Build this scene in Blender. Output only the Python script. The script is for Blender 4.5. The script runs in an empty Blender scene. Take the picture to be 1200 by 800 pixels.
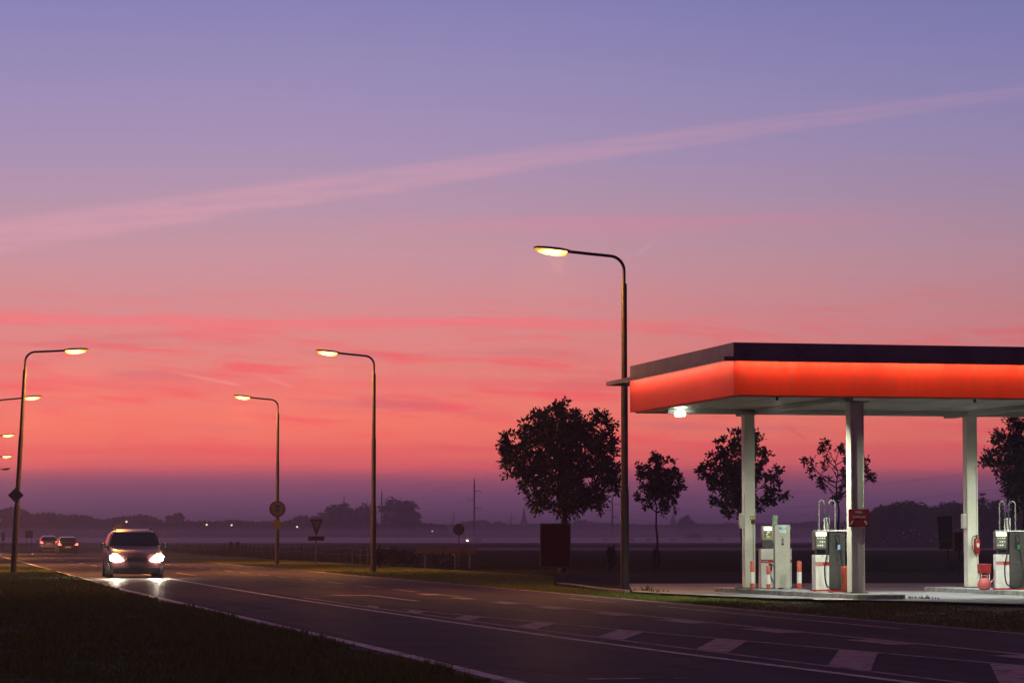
import bpy, bmesh, math, random
import numpy as np
from mathutils import Vector, Matrix, noise
R = math.radians
PI = math.pi
# ---------------------------------------------------------------- camera, sky, exposure
F = 3300.0                      # focal length in pixels of the 1200 px wide photograph
EYE = 1.25
PITCH = math.atan(231 / F)
TH = R(11.5)                    # heading of the road, left of straight ahead
sc = bpy.context.scene
col = sc.collection
cam_d = bpy.data.cameras.new('camera'); cam = bpy.data.objects.new('camera', cam_d); col.objects.link(cam)
cam_d.sensor_width = 36; cam_d.lens = F / 1200 * 36
cam.location = (0, 0, EYE); cam.rotation_euler = (PI / 2 + PITCH, 0, 0)
cam_d.clip_start = 0.1; cam_d.clip_end = 20000
sc.camera = cam
sc.view_settings.view_transform = 'Standard'; sc.view_settings.look = 'None'
sc.view_settings.exposure = 0.0; sc.view_settings.gamma = 1.0; sc.view_settings.use_curve_mapping = False
sc.render.engine = 'CYCLES'
cy = sc.cycles
cy.use_denoising = True
cy.max_bounces = 6; cy.diffuse_bounces = 2; cy.glossy_bounces = 3; cy.transmission_bounces = 3
cy.volume_bounces = 0; cy.transparent_max_bounces = 16
cy.sample_clamp_indirect = 3.0
cy.caustics_reflective = False; cy.caustics_refractive = False

def lin(c):
    return tuple(((v / 255) / 12.92 if v / 255 <= 0.04045 else ((v / 255 + 0.055) / 1.055) ** 2.4) for v in c)

class NT:
    """tiny node helper"""
    def __init__(s, nt): s.nt = nt
    def n(s, t, **kw):
        nd = s.nt.nodes.new(t)
        for k, v in kw.items(): setattr(nd, k, v)
        return nd
    def l(s, a, b): s.nt.links.new(a, b)
    def m(s, op, a, b=0.0, c=0.0, clamp=False):
        nd = s.n('ShaderNodeMath', operation=op); nd.use_clamp = clamp
        for i, v in enumerate((a, b, c)):
            if hasattr(v, 'links'): s.l(v, nd.inputs[i])
            else: nd.inputs[i].default_value = v
        return nd.outputs[0]
    def vec(s, x, y, z=0.0):
        nd = s.n('ShaderNodeCombineXYZ')
        for i, v in enumerate((x, y, z)):
            if hasattr(v, 'links'): s.l(v, nd.inputs[i])
            else: nd.inputs[i].default_value = v
        return nd.outputs[0]
    def noise(s, v, scale, detail=3, rough=0.5):
        nd = s.n('ShaderNodeTexNoise'); nd.inputs['Scale'].default_value = scale
        nd.inputs['Detail'].default_value = detail; nd.inputs['Roughness'].default_value = rough
        if v is not None: s.l(v, nd.inputs['Vector'])
        return nd.outputs['Fac']
    def ramp(s, f, stops, interp='LINEAR'):
        nd = s.n('ShaderNodeValToRGB'); cr = nd.color_ramp; cr.interpolation = interp
        while len(cr.elements) < len(stops): cr.elements.new(0.5)
        for e, (p, c) in zip(cr.elements, stops):
            e.position = p; e.color = (*c[:3], 1)
        s.l(f, nd.inputs[0]); return nd.outputs[0]
    def mix(s, f, a, b, mode='MIX'):
        nd = s.n('ShaderNodeMix', data_type='RGBA', blend_type=mode)
        for i, v in ((0, f), (6, a), (7, b)):
            if hasattr(v, 'links'): s.l(v, nd.inputs[i])
            else: nd.inputs[i].default_value = v if i == 0 else (*v[:3], 1)
        return nd.outputs[2]
    def smooth(s, v, lo, hi):
        nd = s.n('ShaderNodeMapRange', interpolation_type='SMOOTHSTEP')
        s.l(v, nd.inputs[0]); nd.inputs[1].default_value = lo; nd.inputs[2].default_value = hi
        return nd.outputs[0]

def zel(y):                     # sine of the elevation seen at photograph row y
    return math.sin(PITCH + math.atan((400 - y) / F))

def make_world():
    w = bpy.data.worlds.new('World'); sc.world = w; w.use_nodes = True
    nt = w.node_tree; nt.nodes.clear(); N = NT(nt)
    tc = N.n('ShaderNodeTexCoord')
    sp = N.n('ShaderNodeSeparateXYZ'); N.l(tc.outputs['Generated'], sp.inputs[0])
    x, y, z = sp.outputs
    az = N.m('ARCTAN2', x, y)                       # 0 straight ahead, + right
    # streaky high cloud warps the layers a little
    sv = N.vec(N.m('MULTIPLY', az, 5.0), N.m('MULTIPLY', z, 62.0))
    n1 = N.noise(sv, 1.3, 5, 0.6)
    sv2 = N.vec(N.m('MULTIPLY', az, 16.0), N.m('MULTIPLY_ADD', z, 150.0, N.m('MULTIPLY', az, 9.0)))
    n2 = N.noise(sv2, 1.0, 4, 0.6)
    zz = N.m('MULTIPLY_ADD', N.m('SUBTRACT', n1, 0.5), 0.007, z)
    rows = [(645, (98, 74, 110)), (600, (116, 80, 118)), (582, (130, 82, 118)), (566, (156, 86, 114)), (556, (190, 92, 112)), (546, (232, 102, 108)),
            (530, (248, 116, 106)), (500, (252, 124, 106)), (465, (248, 129, 116)), (430, (238, 134, 126)), (392, (228, 138, 137)),
            (350, (214, 143, 147)), (300, (200, 147, 158)), (240, (182, 146, 168)), (180, (166, 143, 177)), (100, (151, 137, 180)), (0, (132, 126, 176))]
    S = 0.2
    stops = [(max(0, zel(r) / S), lin(c)) for r, c in rows]
    base = N.ramp(N.m('DIVIDE', zz, S, clamp=True), stops)
    # above the frame the sky deepens to blue
    up = N.ramp(N.m('MULTIPLY', z, 1.0, clamp=True), [(0.0, lin((131, 126, 181))), (0.19, lin((131, 126, 181))), (0.45, lin((136, 102, 134))), (1.0, lin((92, 72, 104)))])
    base = N.mix(N.smooth(z, 0.185, 0.2), base, up)
    # pink cloud streaks
    band = N.m('MULTIPLY', N.smooth(z, zel(560), zel(520)), N.m('SUBTRACT', 1.0, N.smooth(z, zel(455), zel(320))))
    st = N.m('MULTIPLY', N.smooth(n2, 0.48, 0.70), band)
    base = N.mix(N.m('MULTIPLY', st, 0.85), base, lin((255, 92, 98)))
    dk = N.m('MULTIPLY', N.smooth(N.noise(sv, 2.3, 4), 0.52, 0.75), band)
    base = N.mix(N.m('MULTIPLY', dk, 0.7), base, lin((212, 112, 122)))
    fine = N.noise(N.vec(N.m('MULTIPLY', az, 34.0), N.m('MULTIPLY_ADD', z, 620.0, N.m('MULTIPLY', az, 22.0))), 1.0, 4, 0.65)
    fm = N.m('MULTIPLY', N.m('MULTIPLY', N.smooth(fine, 0.5, 0.74), N.smooth(n1, 0.38, 0.62)), N.m('MULTIPLY', N.smooth(z, zel(562), zel(540)), N.m('SUBTRACT', 1.0, N.smooth(z, zel(455), zel(300)))))
    base = N.mix(N.m('MULTIPLY', fm, 0.95), base, lin((255, 96, 104)))
    # thin salmon layer near row 380, one near 258 on the right
    def layer(row, width, slope, colr, amt, azlo, azhi, k=3.0):
        global_z = N.m('MULTIPLY_ADD', az, slope, z)
        wob = N.m('MULTIPLY_ADD', N.m('SUBTRACT', N.noise(sv, k, 3), 0.5), width * 2.2, global_z)
        d = N.m('ABSOLUTE', N.m('SUBTRACT', wob, zel(row)))
        mask = N.m('SUBTRACT', 1.0, N.smooth(d, 0.0, width))
        side = N.m('MULTIPLY', N.smooth(az, azlo - 0.06, azlo + 0.06), N.m('SUBTRACT', 1.0, N.smooth(az, azhi - 0.06, azhi + 0.06)))
        return N.mix(N.m('MULTIPLY', N.m('MULTIPLY', mask, side), amt), base, colr)
    base = N.mix(N.m('SUBTRACT', 1.0, N.smooth(z, zel(520), zel(420))), base, N.mix(1.0, base, (1.13, 1.08, 1.05), 'MULTIPLY'))
    base = layer(379, 0.0030, 0.0, lin((252, 116, 122)), 0.62, -0.4, 0.06)
    base = layer(450, 0.0040, 0.0, lin((252, 110, 110)), 0.45, -0.4, 0.30)
    base = layer(262, 0.0050, 0.0, lin((214, 138, 158)), 0.5, -0.02, 0.12)
    base = layer(528, 0.0035, 0.0, lin((255, 98, 102)), 0.5, -0.4, 0.5)
    # the broad old trail rising to the right: rows 278 (left) to 104 (right)
    tx = N.vec(N.m('MULTIPLY', az, 30.0), N.m('MULTIPLY_ADD', z, 420.0, N.m('MULTIPLY', az, -25.0)))
    fib = N.noise(tx, 1.0, 5, 0.65)
    ctr = N.m('MULTIPLY_ADD', az, 0.138, zel(190))
    ctr = N.m('MULTIPLY_ADD', N.m('MULTIPLY', az, az), -0.085, ctr)
    dd = N.m('SUBTRACT', N.m('MULTIPLY_ADD', N.m('SUBTRACT', fib, 0.5), 0.0035, z), ctr)
    wid = N.m('MULTIPLY_ADD', az, -0.014, 0.0056)
    tm = N.m('SUBTRACT', 1.0, N.smooth(N.m('DIVIDE', N.m('ABSOLUTE', dd), wid), 0.35, 0.95))
    tm = N.m('MULTIPLY', tm, N.m('MULTIPLY_ADD', N.smooth(fib, 0.3, 0.7), 0.5, 0.35))
    ahead = N.smooth(y, 0.2, 0.6)
    amt = N.m('MULTIPLY_ADD', az, -1.5, 0.52)
    base = N.mix(N.m('MULTIPLY', N.m('MULTIPLY', tm, amt), ahead), base, lin((218, 158, 174)))
    # short bright vapour trails
    def trail(x0, y0, x1, y1, wd, amt, colr):
        a0, a1 = math.atan((x0 - 600) / F), math.atan((x1 - 600) / F); z0, z1 = zel(y0), zel(y1)
        L = math.hypot(a1 - a0, z1 - z0); ux, uz = (a1 - a0) / L, (z1 - z0) / L
        da = N.m('SUBTRACT', az, a0); dz = N.m('SUBTRACT', z, z0)
        al = N.m('ADD', N.m('MULTIPLY', da, ux), N.m('MULTIPLY', dz, uz))
        ac = N.m('ABSOLUTE', N.m('SUBTRACT', N.m('MULTIPLY', dz, ux), N.m('MULTIPLY', da, uz)))
        mk = N.m('MULTIPLY', N.m('SUBTRACT', 1.0, N.smooth(ac, 0.0, wd)), N.m('MULTIPLY', N.smooth(al, 0, L * 0.6), N.m('SUBTRACT', 1.0, N.smooth(al, L * 0.9, L))))
        return N.mix(N.m('MULTIPLY', mk, amt), base, colr)
    base = trail(186, 434, 285, 453, 0.0009, 0.7, lin((255, 150, 140)))
    base = trail(290, 436, 345, 455, 0.0009, 0.6, lin((255, 146, 138)))
    base = trail(905, 488, 946, 516, 0.0010, 0.8, lin((255, 95, 100)))
    base = trail(640, 385, 672, 402, 0.0009, 0.35, lin((250, 120, 126)))
    base = trail(780, 275, 745, 300, 0.0008, 0.3, lin((226, 160, 176)))
    base = trail(520, 500, 600, 520, 0.0010, 0.5, lin((255, 128, 118)))
    # cooler, dimmer towards the right
    rt = N.smooth(az, -0.10, 0.26)
    base = N.mix(rt, base, N.mix(1.0, base, (0.72, 0.80, 0.88), 'MULTIPLY'))
    # the sky behind the camera is dim and blue
    bk = N.smooth(y, -0.6, 0.85)
    base = N.mix(bk, N.mix(1.0, base, (0.32, 0.23, 0.29), 'MULTIPLY'), base)
    # below the horizon nothing shines
    base = N.mix(N.smooth(z, -0.03, -0.005), (0.01, 0.008, 0.012), base)
    # the physical twilight sky adds its faint share
    sky = N.n('ShaderNodeTexSky', sky_type='NISHITA'); sky.sun_disc = False
    sky.sun_elevation = R(-4); sky.sun_rotation = R(-10)
    b1 = N.n('ShaderNodeBackground'); b1.inputs[1].default_value = 1.12; N.l(base, b1.inputs[0])
    b2 = N.n('ShaderNodeBackground'); b2.inputs[1].default_value = 0.05; N.l(sky.outputs[0], b2.inputs[0])
    ad = N.n('ShaderNodeAddShader'); N.l(b1.outputs[0], ad.inputs[0]); N.l(b2.outputs[0], ad.inputs[1])
    o = N.n('ShaderNodeOutputWorld'); N.l(ad.outputs[0], o.inputs[0])
make_world()
HAZE_DENSITY = 0.00056
SODIUM = (1.0, 0.40, 0.09)

# ---------------------------------------------------------------- materials
MATS = {}
def mat(name, c, rough=0.6, metal=0.0, var=0.15, scale=3.0, bump=0.0, bscale=40.0, emit=None, es=0.0, spec=0.5, coat=0.0, second=None):
    m = bpy.data.materials.new(name); m.use_nodes = True
    nt = m.node_tree; N = NT(nt); p = nt.nodes['Principled BSDF']
    tc = N.n('ShaderNodeTexCoord')
    n = N.noise(tc.outputs['Object'], scale, 5, 0.6)
    c2 = second or tuple(v * (1 - var * 2) for v in c)
    c1 = tuple(min(1, v * (1 + var * 0.5)) for v in c)
    N.l(N.mix(N.smooth(n, 0.3, 0.7), c1, c2), p.inputs['Base Color'])
    p.inputs['Roughness'].default_value = rough; p.inputs['Metallic'].default_value = metal
    p.inputs['Specular IOR Level'].default_value = spec
    p.inputs['Coat Weight'].default_value = coat; p.inputs['Coat Roughness'].default_value = 0.15
    if bump:
        b = N.n('ShaderNodeBump'); b.inputs['Strength'].default_value = bump; b.inputs['Distance'].default_value = 0.02
        N.l(N.noise(tc.outputs['Object'], bscale, 4), b.inputs['Height']); N.l(b.outputs[0], p.inputs['Normal'])
    if emit:
        p.inputs['Emission Color'].default_value = (*emit, 1); p.inputs['Emission Strength'].default_value = es
    MATS[name] = m
    return m
M = MATS
mat('pole paint', (0.045, 0.036, 0.030), 0.5, 0.3, 0.2, 4, 0.15, 30)
mat('lamp housing', (0.16, 0.15, 0.14), 0.5, 0.2)
mat('sodium lens', (0.8, 0.5, 0.2), 0.3, emit=(1.0, 0.50, 0.105), es=6.5)
def lens_glow():                # the burner sits in the middle of the bowl, the rim glows weaker and redder
    m = M['sodium lens']; N = NT(m.node_tree); p = m.node_tree.nodes['Principled BSDF']
    tc = N.n('ShaderNodeTexCoord'); sp = N.n('ShaderNodeSeparateXYZ'); N.l(tc.outputs['Object'], sp.inputs[0])
    d = N.m('ADD', N.m('ABSOLUTE', N.m('DIVIDE', N.m('SUBTRACT', sp.outputs[0], 1.64), 0.40)), N.m('ABSOLUTE', N.m('DIVIDE', N.m('SUBTRACT', sp.outputs[2], 7.91), 0.16)))
    t = N.smooth(d, 0.55, 1.25)
    N.l(N.mix(t, (1.0, 0.52, 0.12), (1.0, 0.25, 0.010)), p.inputs['Emission Color'])
    N.l(N.m('MULTIPLY_ADD', t, -5.6, 7.6), p.inputs['Emission Strength'])
lens_glow()
mat('dark lens', (0.10, 0.09, 0.08), 0.2)
mat('sign back', (0.10, 0.10, 0.11), 0.5, 0.5)
mat('sign white', (0.17, 0.16, 0.16), 0.5)
mat('sign red', (0.10, 0.010, 0.010), 0.45)
mat('sign blue', (0.01, 0.03, 0.14), 0.45)
mat('sign yellow', (0.34, 0.26, 0.02), 0.45)
mat('black', (0.012, 0.012, 0.013), 0.5)
mat('rubber', (0.015, 0.015, 0.016), 0.75, bump=0.2)
mat('brown board', (0.045, 0.014, 0.011), 0.7, bump=0.2)
mat('dark red board', (0.085, 0.007, 0.007), 0.7, spec=0.15, var=0.1)
mat('fence wood', (0.035, 0.028, 0.022), 0.9, bump=0.4)
mat('bark', (0.030, 0.023, 0.019), 0.95, bump=0.6, bscale=25)
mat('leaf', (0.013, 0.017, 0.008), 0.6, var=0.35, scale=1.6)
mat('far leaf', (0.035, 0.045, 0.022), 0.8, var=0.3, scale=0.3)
mat('brick', (0.24, 0.12, 0.08), 0.9)
mat('slate', (0.08, 0.08, 0.09), 0.7)
mat('galvanised', (0.14, 0.14, 0.145), 0.5, 0.6)
mat('white paint', (0.66, 0.66, 0.62), 0.45, var=0.08, bump=0.05)
mat('column paint', (0.62, 0.62, 0.52), 0.5, var=0.10, scale=1.2, bump=0.05)
mat('mast paint', (0.18, 0.175, 0.15), 0.5)
mat('soffit', (0.46, 0.46, 0.40), 0.55, var=0.12, scale=0.8)
mat('cornice', (0.19, 0.14, 0.17), 0.5, 0.1, 0.22, 0.9, 0.05)
mat('beige cabinet', (0.40, 0.39, 0.34), 0.5, var=0.08)
mat('grey cabinet', (0.075, 0.072, 0.070), 0.4, 0.3)
mat('pump red', (0.36, 0.02, 0.018), 0.45)
mat('pump pink', (0.50, 0.20, 0.19), 0.5)
mat('hose', (0.014, 0.014, 0.015), 0.45)
mat('display glow', (0.8, 0.9, 0.6), 0.4, emit=(0.86, 1.0, 0.50), es=1.7)
mat('display panel', (0.12, 0.13, 0.11), 0.35, emit=(0.5, 0.55, 0.35), es=0.06)
mat('display digit', (0.7, 0.7, 0.6), 0.4, emit=(0.9, 0.95, 0.7), es=0.35)
mat('yellow sticker glow', (0.65, 0.55, 0.05), 0.5, emit=(0.9, 0.8, 0.05), es=0.25)  # sticker carries a faint self-glow in its colour
mat('paper', (0.62, 0.62, 0.58), 0.7, var=0.05)
mat('ink', (0.10, 0.10, 0.11), 0.7)
mat('price green', (0.16, 0.34, 0.20), 0.5)
mat('nozzle highlight', (0.25, 0.42, 0.75), 0.35)  # blue highlight on the black nozzle, put in as colour
mat('nozzle green', (0.03, 0.22, 0.09), 0.35)
mat('sticker blue', (0.10, 0.22, 0.50), 0.5)
mat('sticker pale', (0.55, 0.68, 0.72), 0.5)
mat('sticker green', (0.08, 0.35, 0.20), 0.5)
mat('bin red', (0.42, 0.065, 0.03), 0.5)
mat('can pink', (0.45, 0.09, 0.09), 0.4)
mat('ext red', (0.28, 0.015, 0.015), 0.3)
mat('notice red', (0.14, 0.004, 0.006), 0.5, var=0.05)
mat('notice lettering', (0.50, 0.42, 0.42), 0.5)
mat('kerb stone', (0.26, 0.25, 0.23), 0.85, var=0.25, scale=5, bump=0.4)
mat('flood lens', (0.9, 0.95, 0.9), 0.3, emit=(0.85, 1.0, 0.86), es=14)
mat('flood glare', (0.9, 0.95, 0.9), 0.3, emit=(0.90, 1.0, 0.86), es=70)
mat('flood lens blue', (0.9, 0.95, 1.0), 0.3, emit=(0.62, 0.70, 1.0), es=3)
mat('tube glow', (1.0, 0.9, 0.8), 0.4, emit=(1.0, 0.42, 0.30), es=2.2)
mat('van paint', (0.10, 0.030, 0.034), 0.38, 0.2, 0.04, coat=0.3)
mat('silver paint', (0.40, 0.38, 0.40), 0.35, 0.5, 0.04, coat=0.6)
mat('dark paint', (0.045, 0.045, 0.055), 0.3, 0.4, 0.04, coat=0.6)
mat('car glass', (0.012, 0.013, 0.018), 0.08, spec=0.6)
mat('trim', (0.025, 0.025, 0.027), 0.5)
mat('rim', (0.38, 0.38, 0.40), 0.35, 0.8)
mat('headlight glow', (1, 1, 1), 0.2, emit=(1.0, 0.88, 0.70), es=230)
mat('far headlight smear', (1, 1, 1), 0.2, emit=(1.0, 0.88, 0.66), es=10)
mat('indicator', (0.6, 0.25, 0.03), 0.3, emit=(1.0, 0.45, 0.05), es=0.5)
mat('tail glow', (0.5, 0.02, 0.02), 0.3, emit=(1.0, 0.13, 0.07), es=5.0)
mat('plate yellow glow', (0.62, 0.42, 0.05), 0.5, emit=(0.9, 0.5, 0.1), es=0.25)  # the plate's lit look is put in as self-glow
mat('far bulb', (1, 1, 1), 0.3, emit=(1.0, 0.74, 0.45), es=1.6)
mat('white bulb', (1, 1, 1), 0.3, emit=(0.95, 0.95, 1.0), es=1.6)
mat('weed', (0.045, 0.055, 0.015), 0.8)
mat('cow hide', (0.04, 0.03, 0.028), 0.9)

def fascia_mat():
    m = mat('fascia orange', (0.74, 0.040, 0.010), 0.6, spec=0.15, var=0.05, emit=(1.0, 0.045, 0.003), es=0.34)
    nt = m.node_tree; N = NT(nt); p = nt.nodes['Principled BSDF']
    tc = N.n('ShaderNodeTexCoord'); sp = N.n('ShaderNodeSeparateXYZ'); N.l(tc.outputs['Object'], sp.inputs[0])
    h = N.m('ADD', sp.outputs[0], sp.outputs[1])
    streak = N.noise(N.vec(N.m('MULTIPLY', h, 7.0), N.m('MULTIPLY', sp.outputs[2], 0.7)), 1.0, 5, 0.7)
    N.l(N.mix(N.smooth(streak, 0.35, 0.75), (0.78, 0.040, 0.010), (0.64, 0.060, 0.024)), p.inputs['Base Color'])
    e = N.noise(N.vec(N.m('MULTIPLY', h, 0.8), 0.0), 1.0, 3, 0.6)
    N.l(N.m('MULTIPLY_ADD', e, 0.20, 0.04), p.inputs['Emission Strength'])  # self-glow added to the panel on top of the tube light
fascia_mat()

def ground_mat(name, c1, c2, scale, rough, bump, bscale, spec=0.3, patch=None, speck=0.0, gloss=0.0, tracks=False):
    m = bpy.data.materials.new(name); m.use_nodes = True
    nt = m.node_tree; N = NT(nt); p = nt.nodes['Principled BSDF']
    g = N.n('ShaderNodeNewGeometry').outputs['Position']
    n = N.noise(g, scale, 6, 0.62)
    c = N.mix(N.smooth(n, 0.32, 0.68), c1, c2)
    if speck:
        c = N.mix(N.m('MULTIPLY', N.smooth(N.noise(g, 60.0, 2), 0.55, 0.7), speck), c, tuple(v * 2.6 for v in c1))
    if patch:
        c = N.mix(N.m('MULTIPLY', N.smooth(N.noise(g, patch[0], 4), 0.5, 0.64), patch[1]), c, patch[2])
    if tracks:                   # wear drawn out along the lanes, tar seams and patches
        sp = N.n('ShaderNodeSeparateXYZ'); N.l(g, sp.inputs[0])
        t = N.m('ADD', N.m('MULTIPLY', sp.outputs[0], math.cos(TH)), N.m('MULTIPLY', sp.outputs[1], math.sin(TH)))
        a = N.m('SUBTRACT', N.m('MULTIPLY', sp.outputs[1], math.cos(TH)), N.m('MULTIPLY', sp.outputs[0], math.sin(TH)))
        w = N.noise(N.vec(N.m('MULTIPLY', t, 1.6), N.m('MULTIPLY', a, 0.02)), 1.0, 4, 0.6)
        c = N.mix(N.m('MULTIPLY', N.smooth(w, 0.45, 0.62), 0.55), c, tuple(v * 1.45 for v in c1))
        w2 = N.noise(N.vec(N.m('MULTIPLY', t, 0.9), N.m('MULTIPLY', a, 0.06), 5.0), 1.0, 3, 0.5)
        c = N.mix(N.m('MULTIPLY', N.smooth(w2, 0.56, 0.60), 0.5), c, tuple(v * 0.55 for v in c2))
        vo = N.n('ShaderNodeTexVoronoi', feature='DISTANCE_TO_EDGE'); vo.inputs['Scale'].default_value = 0.22
        N.l(N.vec(N.m('MULTIPLY_ADD', N.noise(g, 1.2, 4), 1.5, t), N.m('MULTIPLY', a, 0.5)), vo.inputs['Vector'])
        c = N.mix(N.m('MULTIPLY', N.m('SUBTRACT', 1.0, N.smooth(vo.outputs['Distance'], 0.004, 0.014)), 0.7), c, tuple(v * 0.35 for v in c2))
    N.l(c, p.inputs['Base Color'])
    rn = N.m('MULTIPLY_ADD', N.noise(g, scale * 2.3, 4), 0.25, rough - 0.12)
    N.l(rn, p.inputs['Roughness'])
    p.inputs['Specular IOR Level'].default_value = spec
    b = N.n('ShaderNodeBump'); b.inputs['Strength'].default_value = bump; b.inputs['Distance'].default_value = 0.03
    N.l(N.noise(g, bscale, 4, 0.7), b.inputs['Height']); N.l(b.outputs[0], p.inputs['Normal'])
    if gloss:                    # polished stone tips: a faint broad gleam
        gl = N.n('ShaderNodeBsdfGlossy'); gl.inputs['Roughness'].default_value = 0.38; N.l(b.outputs[0], gl.inputs['Normal'])
        mx = N.n('ShaderNodeMixShader'); mx.inputs[0].default_value = gloss
        N.l(p.outputs[0], mx.inputs[1]); N.l(gl.outputs[0], mx.inputs[2])
        N.l(mx.outputs[0], nt.nodes['Material Output'].inputs[0])
    MATS[name] = m; return m
ground_mat('asphalt', (0.056, 0.038, 0.042), (0.037, 0.025, 0.028), 0.9, 0.7, 0.6, 45, 0.0, (0.25, 0.5, (0.068, 0.046, 0.048)), 0.8, 0.055, True)
ground_mat('old asphalt', (0.034, 0.028, 0.028), (0.024, 0.020, 0.020), 0.7, 0.75, 0.5, 30, 0.0, None, 0.3, 0.02)
ground_mat('concrete', (0.23, 0.22, 0.215), (0.15, 0.145, 0.14), 0.8, 0.8, 0.3, 30, 0.3, (0.5, 0.6, (0.13, 0.125, 0.12)))
ground_mat('road paint', (0.70, 0.60, 0.56), (0.46, 0.40, 0.37), 6.0, 0.6, 0.3, 60, 0.0, (3.0, 0.65, (0.14, 0.12, 0.11)), 0.0, 0.04)
ground_mat('faded paint', (0.52, 0.38, 0.36), (0.34, 0.25, 0.235), 7.0, 0.65, 0.4, 60, 0.0, (4.0, 0.6, (0.07, 0.052, 0.05)), 0.0, 0.035)
ground_mat('soil', (0.080, 0.085, 0.020), (0.050, 0.050, 0.014), 0.6, 0.95, 1.0, 14, 0.1, (0.3, 0.5, (0.018, 0.018, 0.008)))
ground_mat('field grass', (0.026, 0.027, 0.016), (0.016, 0.018, 0.011), 0.05, 0.95, 1.0, 6, 0.0)
def blade_mat():
    m = bpy.data.materials.new('grass blade'); m.use_nodes = True
    nt = m.node_tree; N = NT(nt); p = nt.nodes['Principled BSDF']
    g = N.n('ShaderNodeNewGeometry').outputs['Position']
    c = N.mix(N.smooth(N.noise(g, 0.9, 5), 0.3, 0.7), (0.12, 0.19, 0.022), (0.18, 0.165, 0.032))
    c = N.mix(N.smooth(N.noise(g, 40.0, 2), 0.55, 0.7), c, (0.17, 0.14, 0.05))
    N.l(c, p.inputs['Base Color']); p.inputs['Roughness'].default_value = 0.7; p.inputs['Specular IOR Level'].default_value = 0.2
    MATS['grass blade'] = m
blade_mat()

# ---------------------------------------------------------------- helpers
def tag(o, label=None, cat=None, group=None, kind=None):
    if label: o['label'] = label
    if cat: o['category'] = cat
    if group: o['group'] = group
    if kind: o['kind'] = kind
    return o
def empty(name, loc, rz=0.0, label=None, cat=None, group=None):
    o = bpy.data.objects.new(name, None); col.objects.link(o); o.empty_display_size = 0.2
    o.location = loc; o.rotation_euler = (0, 0, rz)
    return tag(o, label, cat, group)
class MB:
    def __init__(s): s.v = []; s.f = []; s.mi = []
    def add(s, vs, fs, mi=0):
        b = len(s.v); s.v += [tuple(v) for v in vs]; s.f += [tuple(i + b for i in f) for f in fs]; s.mi += [mi] * len(fs); return s
    def box(s, c, d, rz=0.0, mi=0, tilt=None):
        x, y, z = (k / 2 for k in d); P = [Vector((a, b, e)) for e in (-z, z) for a, b in ((-x, -y), (x, -y), (x, y), (-x, y))]
        mt = Matrix.Rotation(rz, 3, 'Z')
        if tilt: mt = mt @ Matrix.Rotation(tilt[1], 3, tilt[0])
        P = [mt @ p + Vector(c) for p in P]
        return s.add(P, [(3, 2, 1, 0), (4, 5, 6, 7), (0, 1, 5, 4), (1, 2, 6, 5), (2, 3, 7, 6), (3, 0, 4, 7)], mi)
    def tube(s, pts, rad, n=10, mi=0, caps=True):
        pts = [Vector(p) for p in pts]; rad = rad if isinstance(rad, (list, tuple)) else [rad] * len(pts)
        V = []; up = None
        for i, p in enumerate(pts):
            t = (pts[min(i + 1, len(pts) - 1)] - pts[max(i - 1, 0)]).normalized()
            if up is None: up = Vector((0, 1, 0)) if abs(t.y) < 0.9 else Vector((1, 0, 0))
            a = t.cross(up).normalized(); b = a.cross(t).normalized(); up = b
            V += [p + (a * math.cos(k * 2 * PI / n) + b * math.sin(k * 2 * PI / n)) * rad[i] for k in range(n)]
        Fs = [(i * n + k, i * n + (k + 1) % n, (i + 1) * n + (k + 1) % n, (i + 1) * n + k) for i in range(len(pts) - 1) for k in range(n)]
        if caps: Fs += [tuple(range(n))[::-1], tuple((len(pts) - 1) * n + k for k in range(n))]
        return s.add(V, Fs, mi)
    def lathe(s, prof, c=(0, 0, 0), n=16, mi=0, mt=None):
        V = []
        for r, z in prof:
            for k in range(n):
                p = Vector((r * math.cos(k * 2 * PI / n), r * math.sin(k * 2 * PI / n), z))
                if mt: p = mt @ p
                V.append(p + Vector(c))
        Fs = [(i * n + k, i * n + (k + 1) % n, (i + 1) * n + (k + 1) % n, (i + 1) * n + k) for i in range(len(prof) - 1) for k in range(n)]
        Fs += [tuple(range(n))[::-1], tuple((len(prof) - 1) * n + k for k in range(n))]
        return s.add(V, Fs, mi)
    def prism(s, poly, y0, y1, mi=0, mt=None):      # poly in x,z extruded along y
        n = len(poly); V = [Vector((x, y0, z)) for x, z in poly] + [Vector((x, y1, z)) for x, z in poly]
        if mt: V = [mt @ v for v in V]
        Fs = [tuple(range(n)), tuple(range(n, 2 * n))[::-1]] + [((i + 1) % n, i, i + n, (i + 1) % n + n) for i in range(n)]
        return s.add(V, Fs, mi)
    def build(s, name, mats, parent=None, bevel=0.0, smooth=False, loc=None):
        me = bpy.data.meshes.new(name); me.from_pydata([tuple(v) for v in s.v], [], s.f)
        for m in (mats if isinstance(mats, (list, tuple)) else [mats]): me.materials.append(M[m])
        me.polygons.foreach_set('material_index', s.mi)
        bm = bmesh.new(); bm.from_mesh(me); bmesh.ops.recalc_face_normals(bm, faces=bm.faces)
        if bevel:
            es = [e for e in bm.edges if len(e.link_faces) == 2 and e.calc_face_angle(0) > 0.6]
            bmesh.ops.bevel(bm, geom=es, offset=bevel, segments=2, affect='EDGES', profile=0.6)
        bm.to_mesh(me); bm.free()
        if smooth:
            me.polygons.foreach_set('use_smooth', [True] * len(me.polygons))
            try: me.set_sharp_from_angle(angle=R(38))
            except Exception: pass
        o = bpy.data.objects.new(name, me); col.objects.link(o)
        if parent: o.parent = parent
        if loc: o.location = loc
        return o
def children(o): return [c for c in bpy.data.objects if c.parent == o]
def copy_tree(o, parent=None):
    c = o.copy(); col.objects.link(c)
    if parent: c.parent = parent
    for ch in children(o): copy_tree(ch, c)
    return c
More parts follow.
